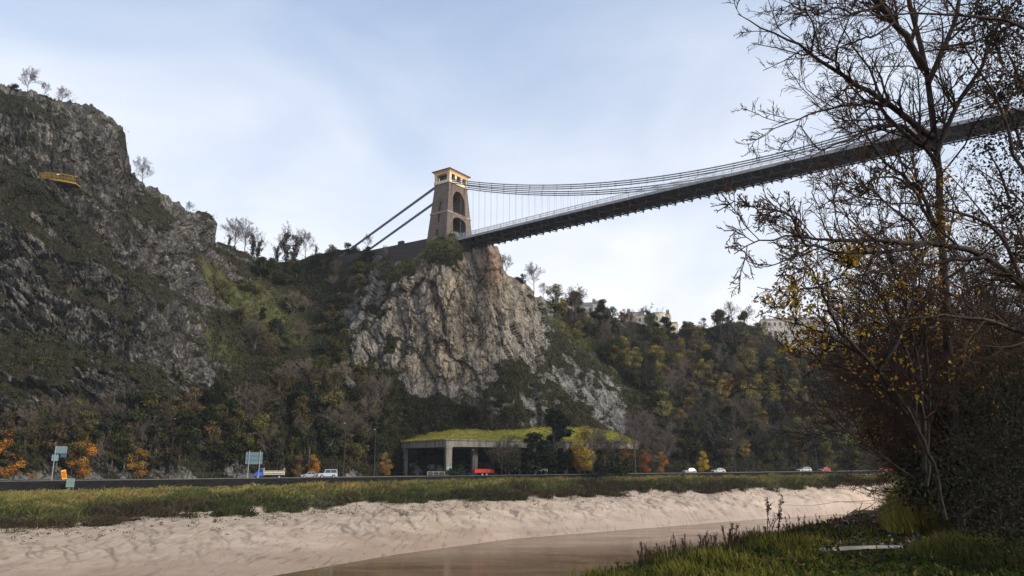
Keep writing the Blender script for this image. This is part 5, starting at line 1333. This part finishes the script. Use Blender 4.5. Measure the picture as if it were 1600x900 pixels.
def blades(c, h, w, lean, col, segs=2, wind=(0, 0)):
    """curved tapering grass blades at c (n,3)"""
    n = len(c); a = rng.uniform(0, 2*math.pi, n); d = np.stack([np.cos(a), np.sin(a), 0*a], -1); s_ = np.stack([-np.sin(a), np.cos(a), 0*a], -1)
    ws = [1.0, .75, .0] if segs == 2 else [1, .9, .65, 0]; V = []
    L_ = lean*rng.uniform(.2, 1.3, n)
    for k, wk in enumerate(ws):
        t = k/(len(ws)-1); p = c+np.array([0, 0, 1])*(h*t*(1-.25*L_*t))[:, None]+(d*L_[:, None]+np.array([*wind, 0]))*(h*t*t*.9)[:, None]
        if wk: V += [p-s_*(w*wk/2)[:, None], p+s_*(w*wk/2)[:, None]]
        else: V.append(p)
    m_ = len(V); V = np.stack(V, 1).reshape(-1, 3); b = np.arange(n)[:, None]*m_
    F4 = [b+np.array([[2*k, 2*k+1, 2*k+3, 2*k+2]]) for k in range(len(ws)-2)]; k = len(ws)-2; F3 = b+np.array([[2*k, 2*k+1, 2*k+2]])
    return V, F4+[F3], np.repeat(col, m_, 0)
def join_parts(lst):
    V, F3, F4, C, n = [], [], [], [], 0
    for v, fs, c_ in lst:
        V.append(v); C.append(c_)
        for f in fs: (F3 if f.shape[1] == 3 else F4).append(f+n)
        n += len(v)
    return np.concatenate(V), [np.concatenate(q) for q in (F4, F3) if q], np.concatenate(C)
m_grass = leaf_mat('grass_blade', .3)
# short grass and weeds over the bank
def sample_bank(n, ymin, ymax, pw=1.6, dmin=-2.0, dmax=40):
    out = []
    while sum(len(o) for o in out) < n:
        Y = ymin+(ymax-ymin)*rng.uniform(0, 1, n)**pw; X = Y*rng.uniform(-.05, .72, n); d = edge_d(X, Y); k = (d > dmin) & (d < dmax); out.append(np.stack([X, Y, bank_z(X, Y)], -1)[k])
    return np.concatenate(out)[:n]
gpt = sample_bank(150000, 9.5, 52); d = edge_d(gpt[:, 0], gpt[:, 1])
pn = fbm(gpt*np.array([.5, .5, 0]), 4, 311); lit = np.exp(-np.clip(((gpt[:, 0]-litter_c[0]*gpt[:, 1]/litter_c[1])/2.5)**2+((gpt[:, 1]-litter_c[1])/6.5)**2, 0, 30)**1.5)
keep = rng.uniform(size=len(gpt)) > lit*.93; gpt, d, pn = gpt[keep], d[keep], pn[keep]; n = len(gpt)
GC = np.array([(.034, .055, .014), (.055, .078, .018), (.095, .105, .024), (.028, .046, .014), (.14, .115, .04), (.115, .08, .042)])
ci = np.clip((pn*3.2+2.2+rng.normal(size=n)*.9), 0, 5).astype(int); yl = np.exp(-((d-1.8)/1.7)**2)*(rng.uniform(size=n) < .65)
cc = GC[ci]*rng.uniform(.5, 1.1, (n, 1)); cc = cc*(1-yl[:, None]*.75)+np.array([.22, .19, .04])*yl[:, None]*.75
g1_ = blades(gpt, rng.uniform(.08, .34, n)*(.75+1.3*np.clip(fbm(gpt*.9, 3, 317), -.45, .8))*(.6+.4*np.clip(np.abs(d-1.0)*0+(d < 2.5), 0, 1)), rng.uniform(.012, .03, n)*(1+gpt[:, 1]/40), .7, cc)
bl = sample_bank(15000, 9.5, 48); lit2 = np.exp(-np.clip(((bl[:, 0]-litter_c[0])/2.4)**2+((bl[:, 1]-litter_c[1])/3.8)**2, 0, 30)); bl = bl[rng.uniform(size=len(bl)) > lit2]
V, F = leaf_quads(bl+np.array([0, 0, .10])+rng.normal(size=bl.shape)*.05, rng.uniform(.05, .13, len(bl)), .55, unit(rng.normal(size=bl.shape)*.6+np.array([0, 0, .8])))
cb = np.array([(.028, .042, .016), (.042, .056, .02), (.022, .034, .014), (.13, .115, .03), (.09, .055, .03)])[rng.choice(5, len(bl), p=[.33, .25, .27, .1, .05])]*rng.uniform(.7, 1.3, (len(bl), 1))
tag(link('grass', mesh_np('grass', *(lambda q: (q[0], q[1], q[2]))(join_parts([g1_, (V, [F], np.repeat(cb, 4, 0))]))), m_grass), kind='stuff')
# fallen leaves and twigs in the bare patch
nl = 6500; ly = litter_c[1]+rng.normal(size=nl)*3.6; lp = np.stack([litter_c[0]*ly/litter_c[1]+rng.normal(size=nl)*1.4, ly, np.zeros(nl)], -1); lp = lp[edge_d(lp[:, 0], lp[:, 1]) > .3]; lp[:, 2] = bank_z(lp[:, 0], lp[:, 1])+rng.uniform(.01, .16, len(lp))
V, F = leaf_quads(lp, rng.uniform(.07, .2, len(lp)), .6, unit(rng.normal(size=lp.shape)*.5+np.array([0, 0, .7])))
cl2 = np.array([(.075, .05, .04), (.12, .075, .055), (.17, .125, .10), (.05, .036, .032), (.28, .25, .23), (.04, .06, .02)])[rng.choice(6, len(lp), p=[.3, .25, .15, .18, .07, .05])]
tag(link('leaf_litter', mesh_np('leaf_litter', V, [F], np.repeat(cl2, 4, 0)), m_grass), kind='stuff')
# a weathered plank, a pink scrap, a dead log
p0, p1 = gp(1278, 866), gp(1408, 861); L_ = float(np.hypot(*(p1-p0)[:2])); pm = (p0+p1)/2
e = empty('plank', (pm[0], pm[1], max(p0[2], p1[2])+.10), math.atan2(p1[1]-p0[1], p1[0]-p0[0])); tag(e, 'long pale weathered plank lying flat in the grass', 'plank')
tpk = NT('weathered_wood'); n1 = tpk.noise(tpk.map(tpk.obj(), (1.2, 14, 14)), 1.5, 6); m_plank = tpk.done(tpk.mix(tpk.sm(n1, .3, .7), (.20, .18, .165), (.40, .375, .35)), .85, tpk.bump(n1, .01))
m = MB(); m.loft([[(x, y+dy, z+dz) for y, z in ((-.09, -.025), (.09, -.025), (.10, .02), (-.08, .025))] for x, dy, dz in ((-L_/2, .02, -.01), (-L_/6, -.01, .01), (L_/6, 0, .015), (L_/2-.05, .015, 0), (L_/2, .03, -.005))]); o = m.build('board', m_plank, e); fix_normals(o.data)
p = gp(1421, 812); e = empty('litter_scrap', p+np.array([0, 0, .06])); tag(e, 'small bright pink scrap of litter beside the yellow grass tussock', 'litter')
nu = 9; sx, sy = np.meshgrid(np.linspace(-.17, .17, nu), np.linspace(-.12, .12, nu)); szz = .05*np.sin(sx*25)+.04*np.cos(sy*31+sx*9)+.08
V = np.stack([sx, sy*.7, szz+.1*(sy+.1)], -1).reshape(-1, 3); o = link('plastic', mesh_np('plastic', V, [grid_faces(nu, nu)], smooth=True), plain('pink_plastic', (.55, .13, .14), .5), e); sm_ = o.modifiers.new('s', 'SOLIDIFY'); sm_.thickness = .004
def dead_branch(name, pts, r0, lab, cat, twigs=8):
    q = resample(pts, 14); e = empty(name, q[0]); q = q-q[0]; q += rng.normal(size=q.shape)*r0*.6; q = q[None]; r = np.linspace(r0, r0*.3, 14)[None]
    a = sprout(q, r, twigs, (.12, .3), 6, .05, .3, rmin=.004); V, F = join_tubes([(q, r), a], [7, 4]); link('limb', mesh_np('limb', V, F, smooth=True), m_bark, e); tag(e, lab, cat)
dead_branch('fallen_branch', [gp(1290, 806)+np.array([0, 0, .12]), gp(1340, 803)+np.array([0, 0, .25]), gp(1395, 800)+np.array([0, 0, .15])], .07, 'dark fallen branch lying across the far edge of the bare brown patch', 'branch')
b0 = gp(1407, 793); dead_branch('arching_branch', [b0, P(1409, 780, b0[1]), P(1415, 767, b0[1]), P(1423, 760, b0[1]), P(1436, 753, b0[1])], .045, 'thin arching branch standing out against the pale mud beside the bush', 'branch', 5)
# dead dock and reed stalks along the edge of the bank
m_stalk = leaf_mat('dead_stalk', .1)
def stalk_mesh(seed):
    g = np.random.default_rng(seed); n = 5; base = g.normal(size=(n, 3))*np.array([.10, .10, 0]); hh = g.uniform(.55, 1.0, n); top = base+np.stack([g.normal(size=n)*.16, g.normal(size=n)*.16, hh], -1)
    q = base[:, None]+(top-base)[:, None]*np.linspace(0, 1, 6)[None, :, None]+g.normal(size=(n, 6, 3))*.012; r = np.linspace(.011, .006, 6)[None].repeat(n, 0)
    a = sprout(q, r, 7, (.10, .24), 4, .2, .2, (20, 50), .7, .6, (.35, 1), g, .004); V, F = join_tubes([(q, r), a], [4, 3]); C = np.full((len(V), 3), .06)*np.array([1, .72, .6])
    sp_ = a[0][:, 1:].reshape(-1, 3); sp_ = np.repeat(sp_, 4, 0)+g.normal(size=(len(sp_)*4, 3))*.016; V2, F2 = leaf_quads(sp_, .035, .7, None, g); C2 = np.array([(.075, .045, .032)])*g.uniform(.5, 1.4, (len(V2), 1))
    me = mesh_np('stem', np.concatenate([V, V2]), [F[0], F2+len(V)], np.concatenate([C, C2])); me.materials.append(m_stalk); return me
STK = [stalk_mesh(400+i) for i in range(5)]
ed = [(x, ip(x, [(930, 902), (955, 897), (1060, 868), (1160, 845), (1260, 822), (1320, 808), (1410, 790)])) for x in list(np.linspace(1000, 1240, 27))+list(np.linspace(1255, 1345, 5))]
for i, (x, y) in enumerate(ed):
    x += rng.uniform(-9, 9); p = gp(x, y+rng.uniform(1, 9)); big_ = i in (14, 22)
    e = empty('dead_weed', p-np.array([0, 0, .03]), rng.uniform(0, 6.28), (.52 if not big_ else 1.1)*rng.uniform(.7, 1.2)); link('stem', STK[i % 5], None, e)
    tag(e, 'brown dead weed stalks standing along the edge of the near bank' if not big_ else ('tallest dead weed stalk on the edge, leaning against the pale mud' if i == 22 else 'tall dark dead stalk in the middle of the weed row'), 'weed', 'dead weed stalks along the near bank')
edp = sample_bank(3200, 10, 46, 1.3, -1.6, 1.0); n = len(edp); ccs = np.array([(.06, .045, .03), (.045, .04, .022), (.09, .07, .035), (.03, .035, .016)])[rng.integers(4, size=n)]*rng.uniform(.6, 1.3, (n, 1))
tag(link('bank_edge_reeds', mesh_np('bank_edge_reeds', *blades(edp, rng.uniform(.12, .36, n), rng.uniform(.012, .028, n), .6, ccs)), m_grass), kind='stuff')
# yellow green tussocks under the bushes
def tussock(px, py, h, rad, n, cols, lab, squash=1.0):
    p = gp(px, py); e = empty('grass_tussock', p); a = rng.uniform(0, 6.28, n); r = np.sqrt(rng.uniform(0, 1, n))*rad; c_ = np.stack([r*np.cos(a), r*np.sin(a)*squash, 0*a-.05], -1)
    cc = np.array(cols)[rng.integers(len(cols), size=n)]*rng.uniform(.6, 1.3, (n, 1)); hh = h*(1-.55*(r/rad)**2)*rng.uniform(.55, 1.15, n)
    V, F, C = blades(c_, hh, rng.uniform(.012, .028, n)*(1+p[1]/35), .55, cc, 3); link('blades', mesh_np('blades', V, F, C), m_grass, e); tag(e, lab, 'grass tussock')
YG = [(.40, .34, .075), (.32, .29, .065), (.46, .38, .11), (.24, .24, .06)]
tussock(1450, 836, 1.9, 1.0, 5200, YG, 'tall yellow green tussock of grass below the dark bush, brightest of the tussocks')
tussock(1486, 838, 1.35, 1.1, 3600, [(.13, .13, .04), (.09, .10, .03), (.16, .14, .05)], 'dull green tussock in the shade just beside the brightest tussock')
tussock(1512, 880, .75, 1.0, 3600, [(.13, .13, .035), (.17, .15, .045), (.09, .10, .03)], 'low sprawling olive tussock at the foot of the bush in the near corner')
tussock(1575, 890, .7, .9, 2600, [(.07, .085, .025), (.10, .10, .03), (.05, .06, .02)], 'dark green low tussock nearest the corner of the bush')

# ================================================================ BARE TREES AND THICKET ON THE NEAR BANK
m_bark2 = NT('dark_bark'); n1 = m_bark2.noise(m_bark2.map(m_bark2.obj(), (6, 6, 1.2)), 2.0, 6); m_bark2 = m_bark2.done(m_bark2.mix(m_bark2.sm(n1, .35, .7), (.020, .015, .014), (.060, .046, .040)), .95, m_bark2.bump(n1, .02))
m_fine = leaf_mat('fine_twig', 0.0)
m_yleaf = leaf_mat('autumn_leaf', .45)
TWC = np.array([(.056, .037, .029), (.068, .046, .034), (.046, .032, .027)])
def limb3(pts, Y0, Y1, w0, w1, K=18, wob=.012):
    """a limb whose course was read from the photograph, at its own depth and thickness"""
    n = len(pts); Ys = np.linspace(Y0, Y1, n); q = np.array([P(x, y, Yk) for (x, y), Yk in zip(pts, Ys)]); q = resample(q, K); q[1:-1] += rng.normal(size=(K-2, 3))*wob*np.array([1, 3, 1])
    Yq = q[:, 1]; return q, np.linspace(w0, w1, K)*.5*Yq/1170
def big_tree(name, base, limbs, lab, trunk_n=1, dens=(10, 7, 5), leaves=0, leafbox=None, cat='tree', sizes=((.22, .5), (.25, .55), (.3, .6)), up=.05, lcol=None):
    e = empty(name, base); o_ = np.array(base); P_ = np.stack([l[0] for l in limbs])-o_; Rr = np.stack([l[1] for l in limbs])
    V, F = join_tubes([(P_[:trunk_n], Rr[:trunk_n])], [10]); link('trunk', mesh_np('trunk', V, F, smooth=True), m_bark2, e)
    V, F = join_tubes([(P_[trunk_n:], Rr[trunk_n:])], [7]); link('limb', mesh_np('limb', V, F, smooth=True), m_bark2, e)
    view = np.array([0.15, 1.0, 0])/1.01
    a = sprout(P_[trunk_n:], Rr[trunk_n:], dens[0], sizes[0], 9, up, .24, (22, 58), .55, .3, (.12, 1), rng, .009, view)
    at_ = sprout(P_[:trunk_n], Rr[:trunk_n], dens[0], (.12, .3), 9, up, .24, (30, 65), .3, .3, (.3, 1), rng, .009, view)
    a = (np.concatenate([a[0], at_[0]]), np.concatenate([a[1], at_[1]]))
    b = sprout(*a, dens[1], sizes[1], 6, up, .3, (22, 60), .6, .4, (.15, 1), rng, .0065, view)
    c_ = sprout(*b, dens[2], sizes[2], 4, up, .3, (22, 60), .7, .5, (.15, 1), rng, .005)
    V, F = join_tubes([a, b, c_], [5, 4, 3]); C = np.repeat(TWC[rng.integers(3, size=1)], len(V), 0); link('twigs', mesh_np('twigs', V, F, C), m_fine, e)
    if leaves:
        tips = np.concatenate([b[0][:, 2:].reshape(-1, 3), c_[0][:, 1:].reshape(-1, 3)])
        w = np.exp(-(((tips+o_)[:, None]-leafbox[0][None])**2/leafbox[1][None]**2).sum(-1)).max(1); w = w/w.sum()
        nc = leaves//4; cl = tips[rng.choice(len(tips), nc, p=w)]; lp = np.repeat(cl, 4, 0)+rng.normal(size=(nc*4, 3))*.09
        V, F = leaf_quads(lp, rng.uniform(.05, .12, len(lp)), .75, None)
        lc = np.array(lcol or [(.42, .24, .03), (.50, .32, .04), (.34, .17, .03), (.38, .30, .05)])[rng.integers(4, size=len(lp))]*rng.uniform(.7, 1.25, (len(lp), 1))
        link('leaves', mesh_np('leaves', V, [F], np.repeat(lc, 4, 0)), m_yleaf, e)
    return tag(e, lab, cat)
base1 = gp(1502, 826)
T1 = [limb3([(1502, 830), (1492, 700), (1482, 560), (1473, 400), (1464, 260), (1455, 150), (1443, 95), (1432, 40), (1420, 8), (1408, -60), (1400, -140)], 19, 18.6, 16, 6),
      limb3([(1446, 110), (1420, 63), (1397, 37), (1382, 14), (1367, -4), (1345, -50), (1330, -110)], 18.7, 17.5, 13, 5),
      limb3([(1458, 215), (1440, 200), (1410, 180), (1380, 160), (1360, 143), (1333, 132), (1310, 113), (1287, 97), (1263, 80), (1243, 67), (1220, 55), (1190, 43), (1172, 32), (1153, 22)], 18.8, 15.8, 12, 1.4),
      limb3([(1310, 113), (1308, 96), (1280, 82), (1277, 60), (1268, 32), (1255, 5), (1240, -30)], 17, 16.4, 4.5, 1.3),
      limb3([(1462, 235), (1420, 215), (1395, 192), (1367, 157), (1345, 163), (1320, 163), (1280, 173), (1237, 192), (1190, 202)], 18.7, 16.5, 8, 1.3),
      limb3([(1464, 262), (1440, 218), (1410, 196), (1373, 194), (1353, 203), (1320, 222), (1293, 230), (1262, 250)], 18.8, 17, 8, 1.3),
      limb3([(1470, 360), (1440, 300), (1412, 277), (1395, 262), (1377, 247), (1362, 225), (1345, 200), (1318, 176)], 18.9, 17.2, 8, 1.5),
      limb3([(1472, 375), (1430, 300), (1400, 276), (1368, 277), (1345, 290), (1322, 300)], 18.9, 17.6, 6, 1.4),
      limb3([(1450, 130), (1490, 40), (1505, -20), (1525, -90)], 18.6, 18.5, 10, 4),
      limb3([(1396, 36), (1370, 55), (1340, 62), (1310, 76), (1285, 78)], 18.2, 17.2, 5, 1.2),
      limb3([(1375, 8), (1340, 20), (1305, 14), (1270, 22), (1240, 10), (1215, -10)], 17.9, 16.6, 5, 1.2),
      limb3([(1460, 250), (1492, 170), (1530, 110), (1560, 40), (1600, -20)], 18.7, 18, 9, 3)]
big_tree('bare_tree', base1, T1, 'largest bare tree on the near bank, dark trunk forking above the bridge deck', 1, (17, 9, 5), sizes=((.16, .42), (.22, .5), (.25, .55)))
base2 = Pz(1760, 900, 0); base2[2] = float(bank_z(base2[0:1], base2[1:2])[0])
b2p = [tuple(q) for q in ((1760, 900), (1735, 720), (1680, 560), (1600, 443), (1563, 417), (1543, 402), (1513, 390))]
T2 = [limb3(b2p, base2[1], 13.2, 26, 9),
      limb3([(1513, 390), (1480, 383), (1447, 380), (1407, 378), (1360, 375), (1327, 372), (1287, 378), (1260, 372), (1233, 368), (1200, 375), (1170, 380), (1147, 397)], 13.2, 12, 9, 1.5),
      limb3([(1540, 402), (1497, 405), (1457, 413), (1420, 412), (1393, 415), (1350, 430)], 13.2, 12.8, 7, 1.6),
      limb3([(1450, 380), (1407, 393), (1360, 395), (1320, 398), (1293, 390), (1267, 386), (1253, 395), (1233, 405), (1203, 417), (1180, 418)], 13, 12.1, 7, 1.3),
      limb3([(1267, 386), (1257, 377), (1243, 357), (1237, 337), (1220, 330), (1195, 326), (1173, 325), (1140, 312)], 12.4, 12, 4.5, 1.1),
      limb3([(1447, 380), (1430, 350), (1400, 330), (1370, 300), (1340, 285), (1310, 280)], 13, 12.5, 5, 1.2),
      limb3([(1660, 520), (1600, 440), (1560, 360), (1500, 330), (1450, 322), (1400, 316), (1350, 312)], 14.5, 13, 9, 1.6),
      limb3([(1700, 600), (1640, 420), (1600, 260), (1550, 140), (1500, 60)], 15, 14, 12, 2.5),
      limb3([(1680, 560), (1600, 520), (1540, 500), (1470, 492), (1410, 500), (1360, 494)], 15, 13.6, 9, 1.6),
      limb3([(1720, 420), (1640, 180), (1600, 33), (1537, 27), (1487, 23), (1420, 25), (1360, 25), (1307, 23)], 15.5, 14, 12, 1.5),
      limb3([(1500, 388), (1462, 352), (1453, 330), (1440, 300), (1425, 250)], 13.2, 13, 5, 1.4)]
big_tree('leaning_tree', base2, T2, 'mossy tree rooted out at the side, its long limbs reaching over the river', 1, (17, 9, 5), sizes=((.12, .36), (.22, .5), (.25, .55)), up=.03)
base3 = gp(1476, 806)
lb = (np.array([P(1330, 440, 16), P(1420, 400, 16.5), P(1450, 480, 16.5), P(1390, 450, 16), P(1460, 340, 17), P(1300, 470, 16)]), np.array([(1.5, 3, 1.2)]*6))
T3 = [limb3([(1478, 812), (1462, 730), (1425, 650), (1373, 580), (1340, 547)], 17.5, 16.4, 6.5, 5),
      limb3([(1340, 547), (1307, 510), (1293, 480), (1280, 447), (1273, 427), (1247, 397), (1233, 373)], 16.4, 16, 6.5, 1.4),
      limb3([(1280, 445), (1300, 440), (1320, 427), (1330, 413), (1334, 392), (1350, 370)], 16.1, 15.8, 3.5, 1.1),
      limb3([(1282, 450), (1253, 450), (1233, 468), (1216, 480), (1193, 478)], 16.1, 15.8, 3.5, 1.0),
      limb3([(1418, 640), (1385, 590), (1333, 545), (1287, 520), (1253, 507), (1230, 502), (1200, 493)], 17, 16, 6, 1.3),
      limb3([(1440, 700), (1420, 560), (1380, 470), (1347, 420), (1320, 380), (1305, 330), (1300, 290)], 17.3, 16.4, 7, 1.3),
      limb3([(1445, 740), (1440, 600), (1420, 500), (1400, 430), (1375, 350), (1365, 300)], 17.4, 16.5, 7, 1.3),
      limb3([(1447, 760), (1452, 620), (1445, 520), (1437, 440), (1420, 360), (1415, 300)], 17.5, 17, 7, 1.3),
      limb3([(1373, 580), (1400, 540), (1420, 490), (1437, 420), (1462, 340)], 16.6, 16.8, 5, 1.4),
      limb3([(1430, 660), (1370, 600), (1310, 570), (1280, 560), (1255, 548), (1228, 540)], 17.1, 16.2, 5, 1.2)]
big_tree('sapling', base3, T3, 'slender many stemmed tree with scattered yellow leaves hanging over the view of the terrace', 1, (15, 9, 4), 2600, lb, sizes=((.16, .4), (.22, .5), (.25, .5)))
# the thicket: separate multi-stemmed bushes
def thicket(px, py, n, hr, lab, spread=1.0, leaves=0, lean=-.10, dens=(17, 9, 5), dep=None):
    b = gp(px, py) if dep is None else np.array([*(P(px, py, dep)[:2]), 0.0]); limbs = []
    for k in range(n):
        h = rng.uniform(*hr); a = rng.uniform(0, 6.28); r0 = rng.uniform(0, .5); p0 = b+np.array([r0*math.cos(a), r0*math.sin(a), -.1])
        d = unit(np.array([lean+rng.normal()*.45*spread, rng.normal()*.35, 1.0])); q = [p0]
        for s in range(1, 18): d = unit(d+rng.normal(size=3)*.07+np.array([lean*.035, 0, .01])); q.append(q[-1]+d*h/17)
        q = np.array(q); limbs.append((q, np.linspace(rng.uniform(.025, .05), .006, 18)))
    box = (np.array([b+np.array([-.8, 0, z]) for z in (4.0, 6.0, 7.5)]), np.array([(2.5, 2, 1.8)]*3))
    return big_tree('thicket_bush', b, limbs, lab, 1, dens, leaves, box if leaves else None, 'bush', ((.14, .34), (.22, .5), (.25, .5)), .02)
thicket(1468, 800, 9, (5, 8.0), 'brown twiggy bush right behind the brightest grass tussock', leaves=1000)
thicket(1500, 812, 10, (6, 9), 'dense brown thicket at the foot of the largest bare tree', leaves=1000)
thicket(1545, 815, 11, (6, 9.5), 'dense dark thicket between the largest bare tree and the ivy bush', leaves=700)
thicket(1590, 818, 11, (6, 10), 'dark thicket at the very edge of the picture behind the ivy bush', leaves=200)
thicket(1555, 790, 12, (7, 11), 'tall dark thicket farther back behind the ivy bush', leaves=700)
thicket(1475, 782, 10, (5.5, 9.5), 'brown thicket farther along the bank, beyond the brightest tussock', leaves=700)
thicket(1640, 800, 12, (7, 12), 'tallest thicket, rising behind the mossy leaning limbs', lean=-.22, leaves=200)
thicket(1520, 778, 12, (8, 12), 'far tall thicket with bare tops against the bridge deck', leaves=700)
thicket(1462, 812, 9, (3.5, 6), 'low brown bush right beside the slender stems of the yellow leaved tree', leaves=700)
thicket(1510, 835, 12, (5, 8.5), 'nearest brown thicket, in front of the trunk of the largest bare tree', leaves=700)
thicket(1560, 845, 13, (6, 9.5), 'nearest dark thicket, growing up through the big ivy bush', leaves=200)
thicket(1600, 835, 13, (7, 10), 'dense thicket at the edge of the view in front of the leaning limbs', leaves=200)
thicket(1590, 800, 12, (9, 13), 'very tall thicket with reddish twigs above the big ivy bush', leaves=500, dens=(18, 9, 5))
thicket(1545, 795, 12, (9, 13.5), 'very tall brown thicket just behind the largest bare tree', leaves=500, dens=(18, 9, 5))
thicket(1630, 790, 12, (10, 14), 'tallest reddish thicket, half outside the view', leaves=300, dens=(18, 9, 5))
thicket(1580, 790, 13, (12, 16), 'highest thicket of all, its twigs crossing the top corner of the view', leaves=300, dens=(20, 9, 5))
thicket(1545, 778, 15, (11, 16.5), 'tall mesh of fine reddish stems rising across the end of the bridge deck', leaves=500, dens=(20, 10, 5))
thicket(1600, 778, 16, (11, 17), 'tallest mesh of fine stems, filling the top corner beside the ivy clump', leaves=400, dens=(20, 10, 5))
# leafy masses
def ivy_mass(name, px, py, blobs_, n, lab, lsize=(.05, .11), cols=None, cat='bush'):
    b = gp(px, py); e = empty(name, b); cen = np.array([P(x, y, Yk) for x, y, Yk, r in blobs_])-b; rad = np.array([r for *_, r in blobs_])
    k = rng.choice(len(cen), n, p=rad**2.2/(rad**2.2).sum()); dd = unit(rng.normal(size=(n, 3))); rr2 = rad[k]*rng.uniform(.1, 1.25, n)
    c_ = cen[k]+dd*rr2[:, None]+fbm(dd*2.2+k[:, None]*3.1, 3, 351)[:, None]*dd*rad[k][:, None]*.5; c_[:, 2] = np.maximum(c_[:, 2], .03)
    V, F = leaf_quads(c_, rng.uniform(*lsize, n), .8, unit(dd+rng.normal(size=(n, 3))*.9+np.array([0, 0, .3])))
    cp = np.array(cols or [(.026, .030, .019), (.036, .040, .025), (.048, .046, .03), (.038, .028, .022)])[rng.integers(4, size=n)]*rng.uniform(.6, 1.5, (n, 1))
    link('foliage', mesh_np('foliage', V, [F], np.repeat(cp, 4, 0)), m_grass, e)
    st_ = np.stack([resample(([[c0[0]*.3, c0[1]*.3, -.1], c0*np.array([.7, .7, .6]), c0] if c0[2] < 5 else [c0+np.array([.6, .3, -1.3]), c0+np.array([.25, 0, -.6]), c0]), 8) for c0 in cen]); tw = sprout(st_, np.linspace(.04, .012, 8)[None].repeat(len(cen), 0), 14, (.2, .5), 6, .03, .3, rmin=.004)
    V, F = join_tubes([(st_, np.linspace(.04, .012, 8)[None].repeat(len(cen), 0)), tw], [6, 3]); link('stem', mesh_np('stem', V, F), m_bark2, e); tag(e, lab, cat)
ivy_mass('ivy_bush', 1560, 850, [(1545, 640, 14.5, .95), (1580, 700, 14, 1.1), (1530, 740, 14.5, .8), (1590, 600, 14, 1.0), (1570, 780, 13.5, .9), (1600, 830, 13, .9), (1530, 810, 14, .6), (1610, 740, 13.6, 1.0)], 10500, 'big dark ivy bush with glossy leaves filling the lower corner of the view', (.03, .075))
ivy_mass('ivy_bush', 1462, 790, [(1450, 735, 19, .75), (1475, 700, 19.5, .9), (1440, 765, 18.6, .5), (1490, 760, 19, .9), (1500, 650, 19.4, .9), (1515, 710, 19, .8)], 12000, 'smaller dark ivy bush just above the brightest grass tussock')
ivy_mass('ivy_clump', 1600, 800, [(1560, 60, 17, 1.1), (1600, 130, 17, 1.3), (1530, 20, 17.5, .8), (1590, 230, 17, 1.1), (1560, 150, 17.5, .8), (1610, 20, 17, 1.2), (1570, 320, 17, 1.0), (1605, 400, 16.5, 1.2), (1540, 230, 17.5, .6)], 9000, 'dark evergreen ivy clump high up among the bare branches', (.04, .10))
# ================================================================ thin scattering volume, added to lift the shadows
m_lift_haze = bpy.data.materials.new('shadow_lift_haze'); m_lift_haze.use_nodes = True
hn = m_lift_haze.node_tree.nodes; hn.clear(); ho = hn.new('ShaderNodeOutputMaterial'); pv_ = hn.new('ShaderNodeVolumePrincipled')
pv_.inputs['Color'].default_value = (.86, .91, 1.0, 1); pv_.inputs['Density'].default_value = .00013; pv_.inputs['Anisotropy'].default_value = .2
m_lift_haze.node_tree.links.new(pv_.outputs[0], ho.inputs['Volume'])
g = MB(); g.box((0, 200, 75), (2400, 1800, 180)); tag(g.build('shadow_lift_haze', m_lift_haze), kind='stuff')
